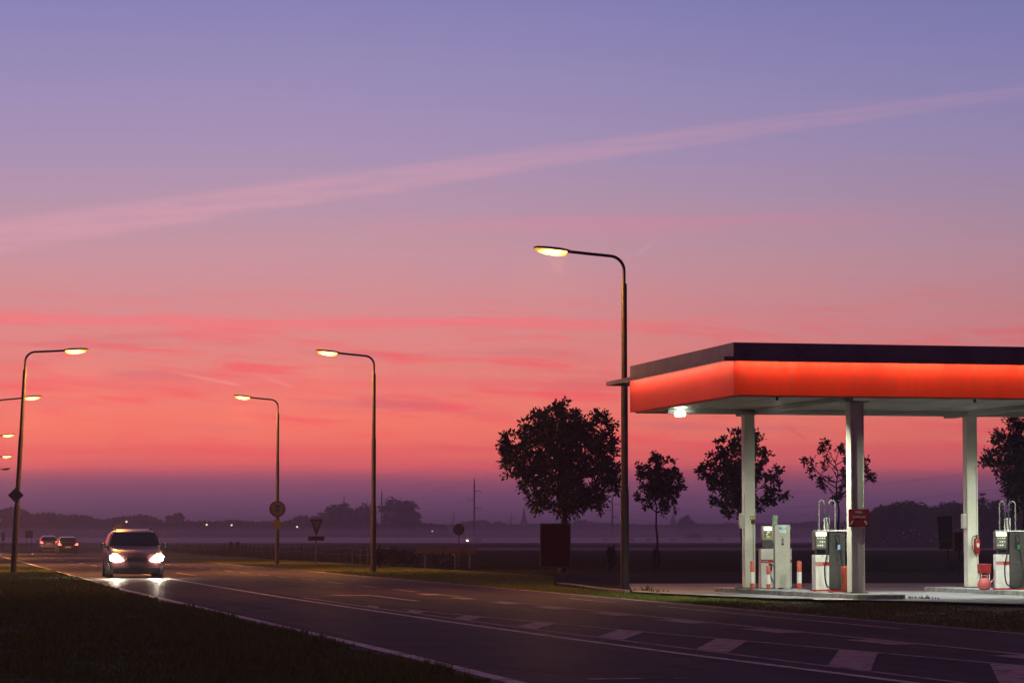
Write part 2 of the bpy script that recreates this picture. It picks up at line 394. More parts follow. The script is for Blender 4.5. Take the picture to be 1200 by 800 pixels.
def road(s, t, z=0.0):
    t = t + (0.0004 * (s - 200) ** 2 if s > 200 else 0) if s < 350 else t + 9 + 0.12 * (s - 350)
    return Vector((t * math.cos(TH) - s * math.sin(TH), t * math.sin(TH) + s * math.cos(TH), z))
def gp(px, py, z=0.0):          # point of the plane z seen at a photograph pixel
    a, b = (px - 600) / F, (400 - py) / F
    d = Vector((a, math.cos(PITCH) - b * math.sin(PITCH), math.sin(PITCH) + b * math.cos(PITCH)))
    p = d * ((z - EYE) / d.z); return Vector((p.x, p.y, z))
def at(px, Y, z=0.0):           # point at distance Y in photograph column px
    return Vector(((px - 600) / F * Y * (1 + 0.003), Y, z))
def hz(py, Y):                  # height seen at row py and distance Y
    return EYE + Y * math.tan(PITCH + math.atan((400 - py) / F))
def sheet(name, pts, z, m, kind='structure'):
    b = MB(); b.add([(p[0], p[1], z) for p in pts], [tuple(range(len(pts)))])
    o = b.build(name, m); o.data.flip_normals() if o.data.polygons[0].normal.z < 0 else None
    return tag(o, kind=kind)
def strip(b, pts_l, pts_r, z):
    n = len(pts_l); V = [(p.x, p.y, z) for p in pts_l] + [(p.x, p.y, z) for p in pts_r]
    b.add(V, [(i, i + n, i + n + 1, i + 1) for i in range(n - 1)])

# ---------------------------------------------------------------- ground, road, forecourt
b = MB(); b.add([(-6000, -300, -0.012), (6000, -300, -0.012), (6000, 14000, -0.012), (-6000, 14000, -0.012)], [(0, 1, 2, 3)])
tag(b.build('ground', 'field grass'), kind='structure')
SS = [-40 + 4 * i for i in range(98)] + [360 + 40 * i for i in range(12)]
def left_edge(s): return 4.95 - 0.45 * min(1, max(0, (s - 30) / 40))
b = MB(); strip(b, [road(s, left_edge(s) - 0.28) for s in SS], [road(s, 14.25 if s < 150 else max(11.3, 14.25 - (s - 150) * 0.05)) for s in SS], 0.0)
road_o = tag(b.build('road', 'asphalt'), kind='structure')
def line(b, f, s0, s1, w, step=2.0, z=0.004):
    n = max(2, int((s1 - s0) / step) + 1); ss = [s0 + (s1 - s0) * i / (n - 1) for i in range(n)]
    strip(b, [road(s, f(s) - w / 2) for s in ss], [road(s, f(s) + w / 2) for s in ss], z)
def lerp_pts(P):
    P = sorted(P)
    def f(s):
        if s <= P[0][0]: return P[0][1] + (P[1][1] - P[0][1]) / (P[1][0] - P[0][0]) * (s - P[0][0]) * 0.6
        for (a, x), (c, y) in zip(P, P[1:]):
            if s <= c: return x + (y - x) * (s - a) / (c - a)
        return P[-1][1]
    return f
fC1 = lerp_pts([(24, 8.30), (30, 7.96), (35, 7.76), (42, 7.58), (50, 7.42), (60, 7.25), (75, 7.18), (400, 7.1)])
fC2 = lerp_pts([(24, 8.72), (27, 8.58), (31, 8.42), (38, 8.10), (50, 7.80), (67, 7.52), (85, 7.38), (400, 7.35)])
fC3 = lerp_pts([(24, 10.75), (29, 10.23), (33, 9.78), (37, 9.32), (41, 8.93), (48, 8.25), (55, 7.9)])
fL4 = lerp_pts([(20, 11.65), (33, 11.48), (48, 11.24), (54, 11.1), (80, 11.08), (400, 11.2)])
fED = lambda s: 14.02 if s < 150 else max(11.1, 14.02 - (s - 150) * 0.05)
fLE = lambda s: left_edge(s)
b = MB()
line(b, fLE, -20, 360, 0.17); line(b, fC1, -10, 104, 0.13)
for s in range(106, 300, 12): line(b, fC1, s, s + 5, 0.11)
tag(b.build('road_marking', 'road paint'), kind='structure')
b = MB()
line(b, fC2, 10, 60, 0.09); line(b, fC3, 12, 50, 0.10); line(b, fL4, 10, 56, 0.11)
line(b, fED, -10, 220, 0.10); line(b, lambda s: 13.15, 37.5, 51, 0.11); line(b, lambda s: 13.02, 53.8, 58, 0.10)
for s in range(60, 190, 6): line(b, fL4, s, s + 3.4, 0.11)
line(b, lambda s: 7.35 + 0 * s, 62, 62.1, 0.1)
for s0, s1 in ((26.9, 28.8), (31.9, 33.6), (36.2, 38.0), (40.6, 42.5), (44.8, 46.8), (49.0, 51.0), (53.2, 55.0), (57.5, 59.2), (61.8, 63.4)):
    line(b, lambda s: fL4(s) - 0.27, s0, s1, 0.36, z=0.005)
line(b, lambda s: 8.6, 96, 104, 0.12); line(b, lambda s: 9.2, 130, 142, 0.12)
line(b, lambda s: 5.95, 24.55, 24.75, 0.5); line(b, lambda s: 6.55, 24.6, 24.7, 0.10)
tag(b.build('road_marking', 'faded paint'), kind='structure')
b = MB()
for s0 in (22.6, 26.8, 31.1, 35.2, 39.5, 43.9, 48.0, 52.0):      # slanted hatching blocks of the median
    q = []
    for ds, f_ in ((0, fC2), (0, fC3), (-1.15, fC3), (-1.15, fC2)):
        s = s0 + ds
        if f_ is fC3:
            s = s0 + ds
            for _ in range(12): s = s0 + ds + 2.6 * max(0.0, fC3(s) - fC2(s0 + ds))
        q.append(road(s, f_(s) + (0.05 if f_ is fC2 else -0.05)))
    b.add([(p.x, p.y, 0.006) for p in q], [(0, 1, 2, 3)])
# turn arrow, seen very flat
def rp(s, t): p = road(s, t); return (p.x, p.y, 0.006)
b.add([rp(56.0, 9.36), rp(56.0, 9.54), rp(61.2, 9.50), rp(61.2, 9.32)], [(0, 1, 2, 3)])
b.add([rp(61.2, 9.50), rp(62.4, 9.46), rp(62.4, 8.9), rp(61.6, 8.9), rp(61.2, 9.32)], [(0, 1, 2, 3, 4)])
b.add([rp(61.2, 8.9), rp(62.9, 8.9), rp(62.1, 8.35)], [(0, 1, 2)])
tag(b.build('road_marking', 'faded paint'), kind='structure')
# soil of the verges
b = MB(); strip(b, [road(s, -14) for s in SS], [road(s, left_edge(s) - 0.30) for s in SS], -0.006)
tag(b.build('verge_soil', 'soil'), kind='structure')
b = MB(); strip(b, [road(s, 14.27 if s < 150 else max(11.35, 14.27 - (s - 150) * 0.05)) for s in SS if s < 320], [road(s, 20.5) for s in SS if s < 320], -0.006)
tag(b.build('verge_soil', 'soil'), kind='structure')
near = [(648, 684), (700, 690.0), (787, 695.6), (900, 700.5), (1050, 703.5), (1200, 707.5), (1420, 713)]
NE = [gp(x, y, .05) for x, y in near]
def slab(name, P, z0, z1, m):
    n = len(P); b = MB(); b.add([(p.x, p.y, z0) for p in P] + [(p.x, p.y, z1) for p in P], [tuple(range(n, 2 * n))] + [(i, (i + 1) % n, n + (i + 1) % n, n + i) for i in range(n)])
    return tag(b.build(name, m), kind='structure')
slab('forecourt', NE + [Vector((28, 104, 0)), Vector((1.6, 100, 0))], -.02, .05, 'old asphalt')
CC = [gp(x, y, .06) for x, y in ((742, 693.0), (800, 695.9), (900, 700.2), (1050, 703.2), (1200, 707.2), (1420, 712.6))]
slab('forecourt_slab', CC + [Vector((24, 77, 0)), Vector((3.1, 75.5, 0))], .052, .062, 'concrete')
b = MB()
for (x0, x1, y, h) in ((955, 1000, 702.1, 1.5), (1016, 1036, 701.6, 1.5)):
    q = [gp(x0, y, .066), gp(x1, y + 0.3, .066), gp(x1 - 2, y - h, .066), gp(x0 - 6, y - h, .066)]
    b.add([(p.x, p.y, 0.066) for p in q], [(0, 1, 2, 3)])
tag(b.build('forecourt_marking', 'road paint'), kind='structure')
# kerb along the entrance
b = MB(); K = [gp(x, y, .05) for x, y in ((655, 683.5), (676, 685.6), (700, 689.3), (735, 692.6))]
for p, q in zip(K, K[1:]):
    d = q - p; b.box(((p.x + q.x) / 2, (p.y + q.y) / 2 - .07, 0.03), (d.length, 0.12, 0.10), math.atan2(d.y, d.x))
tag(b.build('kerb', 'kerb stone'), kind='structure')

# ---------------------------------------------------------------- grass
def grass(name, seed, region, n, hmin, hmax, wid):
    rg = np.random.default_rng(seed); P = region(rg, n); n = len(P)
    cl = np.array([noise.noise(Vector((p[0] * 0.9, p[1] * 0.9, 3.1))) for p in P[::1]]) if n < 260000 else np.zeros(n)
    cl2 = np.array([noise.noise(Vector((p[0] * 4.0, p[1] * 2.5, 9.1))) for p in P])
    cl3 = np.array([1.5 * noise.noise(Vector((p[0] * .75, p[1] * .20, 5.5))) for p in P]); h = rg.uniform(hmin, hmax, n) * (1 + 0.9 * cl + 0.9 * cl2 + 1.0 * cl3).clip(0.15, 1.7)
    a = rg.uniform(0, 2 * np.pi, n); ln = rg.uniform(0.1, 0.7, n) * h; la = rg.uniform(0, 2 * np.pi, n)
    w = wid * (1 + P[:, 1] / 45.0) * 0.5
    dx, dy = np.cos(a) * w, np.sin(a) * w
    V = np.empty((n, 3, 3)); z0 = -0.01
    V[:, 0] = np.stack([P[:, 0] - dx, P[:, 1] - dy, np.full(n, z0)], 1)
    V[:, 1] = np.stack([P[:, 0] + dx, P[:, 1] + dy, np.full(n, z0)], 1)
    V[:, 2] = np.stack([P[:, 0] + np.cos(la) * ln, P[:, 1] + np.sin(la) * ln, h], 1)
    me = bpy.data.meshes.new(name); me.vertices.add(n * 3); me.vertices.foreach_set('co', V.reshape(-1))
    me.loops.add(n * 3); me.loops.foreach_set('vertex_index', np.arange(n * 3, dtype=np.int32))
    me.polygons.add(n); me.polygons.foreach_set('loop_start', np.arange(n, dtype=np.int32) * 3)
    me.update(calc_edges=True); me.materials.append(M['grass blade'])
    o = bpy.data.objects.new(name, me); col.objects.link(o); return o
def st_region(s0, s1, f0, f1, power=1.0):
    def f(rg, n):
        s = s0 + (s1 - s0) * rg.random(n) ** power
        lo = np.array([f0(v) for v in s]); hi = np.array([f1(v) for v in s])
        t = lo + (hi - lo) * rg.random(n)
        tb = np.where(s > 200, 0.0004 * (s - 200) ** 2, 0)
        t = t + tb
        return np.stack([t * math.cos(TH) - s * math.sin(TH), t * math.sin(TH) + s * math.cos(TH)], 1)
    return f
g = grass('grass', 1, st_region(20, 120, lambda s: -1.2, lambda s: left_edge(s) - 0.2 + 0.06 * math.sin(s * 3.1) + 0.05 * math.sin(s * 7.7), 1.7), 190000, 0.02, 0.075, 0.011)
tag(g, 'short mown roadside grass beside the left edge line of the road', 'grass', kind='stuff')
def fore_gap(s):                 # how far the right verge reaches before paving
    return 17.2 if s > 76 else (16.5 if s > 60 else 16.2)
NEst = [(-math.sin(TH) * p.x + math.cos(TH) * p.y, math.cos(TH) * p.x + math.sin(TH) * p.y) for p in NE]
NEst.sort()
def ne_t(s):
    if s <= NEst[0][0]: return NEst[0][1]
    for (a, x), (c, y) in zip(NEst, NEst[1:]):
        if s <= c: return x + (y - x) * (s - a) / (c - a)
    return 20.0
g = grass('grass', 2, st_region(32, 175, lambda s: 14.24, lambda s: max(14.6, ne_t(s) + 0.03), 1.25), 120000, 0.008, 0.038, 0.012)
tag(g, 'rough green grass strip between the road and the petrol station forecourt', 'grass', kind='stuff')
def clump(px, py, n, h, name, label, seed):
    p = gp(px, py); rg = random.Random(seed); b = MB()
    for i in range(n):
        a = rg.uniform(0, 2 * PI); l = rg.uniform(0.15, 0.6) * h; hh = rg.uniform(0.5, 1) * h; w = 0.012
        x, y = rg.gauss(0, 0.09), rg.gauss(0, 0.05)
        mx, my = x + math.cos(a) * l * 0.4, y + math.sin(a) * l * 0.4
        b.add([(x - w, y, 0), (x + w, y, 0), (mx + w, my, hh * 0.7), (mx - w, my, hh * 0.7), (x + math.cos(a) * l, y + math.sin(a) * l, hh)], [(0, 1, 2, 3), (3, 2, 4)])
    o = b.build(name, 'weed', loc=(p.x, p.y, 0)); return tag(o, label, 'weed', 'weeds along the forecourt edge')
clump(758, 695, 16, 0.22, 'weed_tuft', 'tall weed tuft at the forecourt edge just right of the nearest street lamp', 1)
clump(771, 696, 12, 0.15, 'weed_tuft', 'small weed tuft right beside the tall one by the forecourt edge', 2)
clump(1073, 704, 9, 0.12, 'weed_tuft', 'small dark weed right of the red notice column at the grass edge', 3)
clump(1082, 704.5, 9, 0.15, 'weed_tuft', 'thin tall weed midway between the front column and the right back column', 4)
clump(1092, 705, 8, 0.12, 'weed_tuft', 'rightmost of three weeds between the front and right back columns', 5)
clump(1134, 697.5, 34, 0.08, 'weed_tuft', 'small weed growing from the lit concrete before the fire extinguisher column', 6)

# ---------------------------------------------------------------- street lamps
def lamp_proto(lit=True):
    r = empty('street_lamp', (0, 0, 0))
    b = MB()
    b.tube([(0, 0, -0.02), (0, 0, 2.35), (0, 0, 2.42), (0, 0, 4.80), (0, 0, 4.88), (0, 0, 7.15), (0, 0, 7.2)], [0.098, 0.096, 0.080, 0.078, 0.066, 0.064, 0.05], 14)
    b.build('pole', 'pole paint', r, smooth=True)
    b = MB(); b.box((0, -0.099, 0.9), (0.09, 0.012, 0.42)); b.build('hatch', 'pole paint', r, bevel=0.003)
    b = MB(); pts = [(0, 0, 7.12), (0, 0, 7.50)]
    for i in range(9):
        a = i / 8 * R(84); pts.append((0.34 * (1 - math.cos(a)), 0, 7.50 + 0.34 * math.sin(a)))
    pts += [(0.8, 0, 7.885), (1.32, 0, 7.94)]
    b.tube(pts, 0.036, 10); b.build('arm', 'pole paint', r, smooth=True)
    hd = MB(); prof = [(1.18, .035, .03), (1.28, .085, .055), (1.45, .145, .075), (1.75, .165, .075), (1.98, .13, .06), (2.06, .05, .03)]
    V = []; n = 12
    for x, w, h in prof:
        zc = 7.925 + (x - 1.18) * 0.10
        for k in range(n + 1):
            a = k / n * PI; V.append((x, w * math.cos(a), zc + h * math.sin(a)))
    Fs = [(i * (n + 1) + k, (i + 1) * (n + 1) + k, (i + 1) * (n + 1) + k + 1, i * (n + 1) + k + 1) for i in range(len(prof) - 1) for k in range(n)]
    Fs += [tuple(range(n + 1)), tuple(range((len(prof) - 1) * (n + 1), len(prof) * (n + 1)))[::-1]]
    Fs += [(i * (n + 1), i * (n + 1) + n, (i + 1) * (n + 1) + n, (i + 1) * (n + 1)) for i in range(len(prof) - 1)]
    hd.add(V, Fs); h = hd.build('lamp_head', 'lamp housing', r, smooth=True)
    lp = MB(); prof = [(1.30, .05, .02), (1.35, .105, .115), (1.55, .13, .135), (1.80, .13, .12), (1.96, .10, .075), (2.03, .05, .01)]
    V = []
    for x, w, hh in prof:
        zc = 7.922 + (x - 1.18) * 0.10
        for k in range(n + 1):
            a = k / n * PI; V.append((x, w * math.cos(a), zc - hh * math.sin(a)))
    lp.add(V, [(i * (n + 1) + k, (i + 1) * (n + 1) + k, (i + 1) * (n + 1) + k + 1, i * (n + 1) + k + 1) for i in range(len(prof) - 1) for k in range(n)])
    lp.build('lamp_lens', 'sodium lens' if lit else 'dark lens', h, smooth=True)
    return r
LAMPS = [(1, at(731.5, 66.5), 'nearest and tallest lit street lamp, standing left of the canopy'),
         (1, at(438.5, 107), 'lit street lamp between the give way sign and the low brown board'),
         (1, at(326.3, 140), 'lit street lamp carrying a round sign and a yellow diamond'),
         (0, at(19, 102.5), 'lit street lamp on the left verge with a diamond sign on its pole'),
         (0, at(-4, 137), 'second lit street lamp on the left, head just under the nearest left one'),
         (0, at(-20, 187), 'third lit street lamp down the left side, small orange head'),
         (0, at(-15, 235), 'fourth lit street lamp down the left side, lowest glowing head'),
         (0, at(-12, 278), 'unlit street lamp furthest down the left side')]
proto = None; LAMP_OBJ = []
for i, (right, p, lab) in enumerate(LAMPS):
    if i == 0: o = proto = lamp_proto()
    elif i == 7: o = lamp_proto(False)
    else: o = copy_tree(proto)
    o.location = p; o.rotation_euler.z = TH * 0.4 + (PI if right else 0)
    k = (1.012, 1.045, 1.04, 1.03, 1.02, 1.02, 1.02, 1.02)[i]; o.scale = (k * (1.03 if right else 1.06), k, k)
    if i == 3: o.rotation_euler.y = R(2.6)
    tag(o, lab, 'street lamp', 'street lamps along the road'); LAMP_OBJ.append(o)
    if i != 7:
        L = bpy.data.lights.new('sodium', 'AREA'); L.shape = 'ELLIPSE'; L.size = 0.5; L.size_y = 0.2
        L.color = SODIUM; L.energy = 620 if i == 0 else (650 if i < 3 else 1200)
        lo = bpy.data.objects.new('sodium_light', L); col.objects.link(lo); lo.parent = o
        lo.location = (1.66, 0, 7.80); lo.rotation_euler = (0, R(-5), 0)

# ---------------------------------------------------------------- traffic signs
def disc(b, r, y0, y1, c=(0, 0), mi=0, n=32):
    b.prism([(c[0] + r * math.cos(k * 2 * PI / n), c[1] + r * math.sin(k * 2 * PI / n)) for k in range(n)], y0, y1, mi)
def diamond(b, r, y0, y1, c=(0, 0), mi=0): b.prism([(c[0] + r, c[1]), (c[0], c[1] + r), (c[0] - r, c[1]), (c[0], c[1] - r)], y0, y1, mi)
# back of a priority diamond on the left lamp
p = at(19.5, 102.4); r = empty('diamond_sign', (p.x + 0.06, p.y - 0.02, hz(580, 102.4)), 0.08, 'dark diamond sign seen from behind, fixed on the left lamp pole', 'traffic sign')
b = MB(); diamond(b, 0.285, -0.11, -0.098); b.build('sign_plate', 'sign back', r, bevel=0.003)
b = MB(); b.box((0, -0.03, 0.1), (0.26, 0.14, 0.03)); b.build('bracket', 'galvanised', r)
p = at(326.6, 139.5)
r = empty('round_sign', (p.x, p.y - 0.11, hz(596, 139.5)), 0.1, 'round red-rimmed prohibition sign with black symbols on the lamp pole', 'traffic sign')
b = MB(); disc(b, 0.40, 0, 0.02); b.build('sign_plate', 'sign red', r)
b = MB(); disc(b, 0.315, -0.004, 0.0); b.build('sign_face', 'sign white', r)
b = MB()     # car silhouette above, cart below
b.prism([(-.15, .07), (.15, .07), (.15, .13), (.09, .14), (.06, .20), (-.07, .20), (-.11, .14), (-.15, .13)], -0.008, -0.004)
disc(b, .03, -0.0085, -0.004, (-.09, .06), n=12); disc(b, .03, -0.0085, -0.004, (.09, .06), n=12)
b.prism([(-.10, -.10), (.10, -.10), (.10, -.03), (-.02, -.02), (-.04, .01), (-.10, .01)], -0.008, -0.004)
disc(b, .04, -0.0085, -0.004, (-.06, -.13), n=12); disc(b, .028, -0.0085, -0.004, (.08, -.14), n=12)
b.build('symbol', 'black', r)
r = empty('priority_sign', (p.x, p.y - 0.11, hz(614.5, 139.5)), 0.1, 'yellow diamond priority sign under the round sign on the lamp pole', 'traffic sign')
b = MB(); diamond(b, 0.28, 0, 0.02); b.build('sign_plate', 'sign white', r)
b = MB(); diamond(b, 0.225, -0.004, 0); b.build('sign_face', 'sign yellow', r)
# give way sign
p = at(372, 132); r = empty('give_way_sign', p, R(30), 'inverted triangle give way sign on a thin post with a plate below', 'traffic sign')
zt, zb = hz(608, 132), hz(627, 132)
b = MB(); b.tube([(0, 0.05, 0), (0, 0.05, zt - 0.05)], 0.028, 10); b.build('post', 'galvanised', r)
w = 0.33
b = MB(); b.prism([(-w, zt), (w, zt), (0.02, zb), (-0.02, zb)], 0, 0.015); b.build('sign_plate', 'sign red', r)
b = MB(); b.prism([(-w + .11, zt - .09), (w - .11, zt - .09), (0, zb + .24)], -0.004, 0); b.build('sign_face', 'sign white', r)
b = MB(); b.box((0, 0.01, hz(630.5, 132)), (0.83, 0.02, 0.20)); b.build('sub_plate', 'brown board', r, bevel=0.004)
# small round path sign
p = at(538, 125); r = empty('round_path_sign', p, 0.0, 'small dark blue round sign on a thin post behind the low brown board', 'traffic sign')
b = MB(); b.tube([(0, 0.03, 0), (0, 0.03, hz(618, 125))], 0.024, 8); b.build('post', 'galvanised', r)
zc = hz(620, 125)
b = MB(); disc(b, 0.26, 0, 0.015, (0, zc)); b.build('sign_plate', 'sign blue', r)
b = MB()
for cx in (-.09, .09):
    b.tube([(cx + .065 * math.cos(a * PI / 6), -0.006, zc - .04 + .065 * math.sin(a * PI / 6)) for a in range(13)], 0.008, 5)
b.tube([(-.09, -.006, zc - .04), (-.03, -.006, zc + .05), (.06, -.006, zc + .05), (.09, -.006, zc - .04)], 0.008, 5)
b.tube([(-.03, -.006, zc + .05), (0, -.006, zc - .04), (.06, -.006, zc + .05)], 0.007, 5)
b.build('symbol', 'sign red', r)
# low brown board
pl, pr = at(488.5, 125), at(558.5, 121)
d = pr - pl; r = empty('low_board', (pl + pr) / 2, math.atan2(d.y, d.x), 'long low brown board on short posts on the grass by the road', 'board')
z0, z1 = hz(648, 123), hz(641, 123)
b = MB(); b.box((0, 0, (z0 + z1) / 2), (d.length, 0.04, z1 - z0)); b.box((0.1, -.03, (z0 + z1) / 2), (d.length * 0.55, 0.02, (z1 - z0) * 0.8)); b.build('board_panel', 'brown board', r, bevel=0.005)
for k in (-0.27, -0.05):
    b = MB(); b.box((k * d.length, 0, z1 + 0.02), (0.3, 0.05, 0.04)); b.build('cap', 'fence wood', r, bevel=0.005)
for k in (-0.36, 0.14, 0.38):
    b = MB(); b.box((k * d.length, 0.055, z0 / 2 + 0.02), (0.07, 0.07, z0 + 0.1)); b.build('post', 'galvanised', r, bevel=0.004)
# dark red board
p = at(650.5, 98); r = empty('red_board', p, 0.06, 'upright dark red board standing in front of the big tree trunk', 'sign board')
z0, z1 = hz(664.5, 98), hz(613, 98)
b = MB(); b.box((0, 0, (z0 + z1) / 2), (1.0, 0.05, z1 - z0 - 0.08)); b.build('board_panel', 'dark red board', r)
b = MB()
for sx in (-1, 1): b.box((sx * 0.51, 0, (z0 + z1) / 2), (0.045, 0.08, z1 - z0))
for zz in (z0 + .02, z1 - .02): b.box((0, 0, zz), (0.975, 0.078, 0.045))
b.build('frame', 'sign back', r, bevel=0.004)
for sx in (-1, 1):
    b = MB(); b.box((sx * 0.44, 0.0, z0 / 2 - 0.02), (0.05, 0.05, z0 + 0.02)); b.build('leg', 'sign back', r)
# far boards
p = at(37, 320); r = empty('far_road_sign', p, 0.1, 'square hazy road sign far down the left side beyond the lamp pole', 'road sign')
b = MB(); b.box((0, 0, hz(625.5, 320)), (0.85, 0.04, 0.85)); b.build('sign_plate', 'sign back', r)
for sx in (-.3, .3):
    b = MB(); b.tube([(sx, .03, 0), (sx, .03, hz(623, 320))], 0.03, 6); b.build('post', 'galvanised', r)
p = at(7, 330); r = empty('far_road_sign', p, 0.1, 'narrow hazy road sign at the far left edge, left of the diamond pole', 'road sign')
b = MB(); b.box((0, 0, hz(628, 330)), (0.3, 0.04, 1.0)); b.build('sign_plate', 'sign back', r)
b = MB(); b.tube([(0, .03, 0), (0, .03, hz(626, 330))], 0.03, 6); b.build('post', 'galvanised', r)
p = at(141, 150); r = empty('small_dark_sign', p, 0.1, 'small dark rectangular sign rising behind the van roof', 'road sign')
b = MB(); b.box((0, 0, hz(617.5, 150)), (0.46, 0.03, 0.30)); b.build('sign_plate', 'sign back', r)
b = MB(); b.tube([(0, .03, 0), (0, .03, hz(616, 150))], 0.025, 6); b.build('post', 'galvanised', r)
# tilted dark board and box on post, right of the columns
p = at(1106.5, 96, hz(674, 96)); r = empty('tilted_board', p, R(8), 'tall tilted black board on a leaning post behind the forecourt', 'sign board')
za, zb = hz(605, 96) - p.z, hz(643.5, 96) - p.z
b = MB(); b.prism([(-.33, za), (.19, za + .03), (.21, zb + .02), (-.26, zb)], -0.03, 0.03); b.build('board_panel', 'black', r, bevel=0.005)
b = MB(); b.box((-.03, -0.036, zb + (za - zb) * 0.27), (0.46, 0.008, 0.014), tilt=('Y', R(-3))); b.build('strip', 'galvanised', r)
b = MB(); b.tube([(0.12, 0.05, -0.3), (0.03, 0.05, zb + 0.3)], 0.03, 8); b.build('post', 'fence wood', r)
p = at(1119.5, 94, 0); r = empty('post_box', p, R(8), 'dark reddish box on a post right of the tilted black board', 'box')
za, zb = hz(623, 94), hz(645, 94)
b = MB(); b.box((0, 0, (za + zb) / 2), (0.30, 0.2, za - zb)); b.build('body', 'dark red board', r, bevel=0.02)
b = MB(); b.tube([(0.05, 0, 0), (0.05, 0, zb + 0.02)], 0.035, 8); b.build('post', 'fence wood', r)

# ---------------------------------------------------------------- fence of stakes
r = empty('stake_fence', road(137, 21.4), 0, 'long row of thin wooden stakes with wire along the field', 'fence')
rg = random.Random(5); s = 134.0; inv = r.location.copy(); tops = []
while s < 330 and len(tops) < 74:
    p = road(s, 21.4) - inv if s < 200 else Vector((21.4 * math.cos(TH) - s * math.sin(TH), 21.4 * math.sin(TH) + s * math.cos(TH), 0)) - inv
    h = 0.80 + rg.uniform(-.1, .14); lx, ly = rg.gauss(0, .035), rg.gauss(0, .03)
    b = MB(); b.tube([(p.x, p.y, -0.05), (p.x + lx, p.y + ly, h)], [0.048, 0.042], 6); b.build('stake', 'fence wood', r)
    tops.append((p.x + lx, p.y + ly, h)); s += 2.6 + rg.uniform(-.25, .25)
b = MB()
for k in (0.92, 0.55): b.tube([(x, y - 0.04, z * k) for x, y, z in tops], 0.008, 4)
b.build('wire', 'galvanised', r)
for px, Y, lab in ((272.5, 206, 'thick dark gate post on the left of a pair in the stake fence'), (280.5, 200, 'thick dark gate post on the right of a pair in the stake fence')):
    b = MB(); h = hz(635.5, Y); b.box((0, 0, h / 2), (0.27, 0.27, h)); b.prism([(-.16, h), (.16, h), (.10, h + .06), (-.10, h + .06)], -.14, .14)
    tag(b.build('gate_post', 'fence wood', loc=at(px, Y), bevel=0.01), lab, 'gate post', 'pair of gate posts')

# ---------------------------------------------------------------- foliage
def leaf_mesh(name, C, size, seed, m, parent, squash=0.6):
    rg = np.random.default_rng(seed); n = len(C)
    a = rg.normal(size=(n, 3)); a[:, 2] *= squash; a /= np.linalg.norm(a, axis=1)[:, None]
    t = rg.normal(size=(n, 3)); bb = np.cross(a, t); bb /= np.linalg.norm(bb, axis=1)[:, None]
    s = (size * rg.uniform(0.6, 1.35, n))[:, None]
    V = np.stack([C - a * s * .5, C + bb * s * .28, C + a * s * .5, C - bb * s * .28], 1)
    me = bpy.data.meshes.new(name); me.vertices.add(n * 4); me.vertices.foreach_set('co', V.reshape(-1))
    me.loops.add(n * 4); me.loops.foreach_set('vertex_index', np.arange(n * 4, dtype=np.int32))
    me.polygons.add(n); me.polygons.foreach_set('loop_start', np.arange(n, dtype=np.int32) * 4)
    me.update(calc_edges=True); me.materials.append(M[m])
    o = bpy.data.objects.new(name, me); col.objects.link(o)
    if parent: o.parent = parent
    return o
def tree(name, p, h, cw, cb, seed, leaf, nclump, per, sig, label, cat='tree', group=None, m='leaf', tr=0.11, lean=0.0, flat=0.35, shape=None):
    rg = random.Random(seed); r = empty(name, p, 0, label, cat, group)
    ch = h - cb; cz = cb + ch * 0.48; b = MB()
    top = Vector((lean, 0, cb + ch * 0.82)); tp = []
    for i in range(9):
        k = i / 8; tp.append((lean * k + rg.gauss(0, .02) * h / 6 * k, rg.gauss(0, .02) * h / 6 * k, top.z * k))
    b.tube(tp, [tr * (1.25 if i == 0 else 1) * (1 - 0.86 * (i / 8) ** 1.2) for i in range(9)], 9)
    lobes = [(rg.uniform(0, 2 * PI), rg.uniform(-.6, 1), rg.uniform(.10, .24)) for _ in range(9)]
    cl = []
    tries = 0
    while len(cl) < nclump and tries < nclump * 40:
        tries += 1
        v = Vector((rg.gauss(0, 1), rg.gauss(0, 1), rg.gauss(0, 1))).normalized()
        rad = rg.random() ** 0.42
        k = 0.86 + sum(a2 * math.exp(-((math.atan2(math.sin(math.atan2(v.y, v.x) - a0), math.cos(math.atan2(v.y, v.x) - a0))) ** 2) / .25 - (v.z - z0) ** 2 / .12) for a0, z0, a2 in lobes)
        zf = v.z if v.z > 0 else v.z * (1 - flat * 0.3)
        q = Vector((v.x * cw / 2, v.y * cw / 2, zf * ch * 0.5)) * rad * k
        if shape: q = shape(q, cw, ch)
        q += Vector((lean * 0.8, 0, cz))
        if q.z < cb - 0.02 * h: continue
        cl.append(q)
    cl.sort(key=lambda q: q.z)
    for i, q in enumerate(cl):                       # a twig to most clumps
        if i % (1 if nclump < 140 else 3): continue
        k = min(0.95, max((cb * 0.92) / top.z, (q.z - 0.30 * math.hypot(q.x, q.y) - 0.12 * ch) / top.z))
        j = k * 8; j0 = min(7, int(j)); a = Vector(tp[j0]).lerp(Vector(tp[j0 + 1]), j - j0)
        mid = a.lerp(q, 0.5) + Vector((0, 0, -0.03 * ch))
        rr = tr * rg.uniform(.16, .30)
        b.tube([a, mid, q], [rr, rr * .6, rr * .25], 5, caps=False)
    b.build('trunk', 'bark', r, smooth=True)
    ng = np.random.default_rng(seed + 9); C = []
    for q in cl:
        n = int(per * rg.uniform(.5, 1.5)); C.append(np.array(q) + ng.normal(size=(n, 3)) * sig * np.array([1, 1, .7]) * rg.uniform(.7, 1.2))
    leaf_mesh('crown', np.concatenate(C), leaf, seed, m, r)
    return r
GT = 'young trees in a row behind the petrol station'
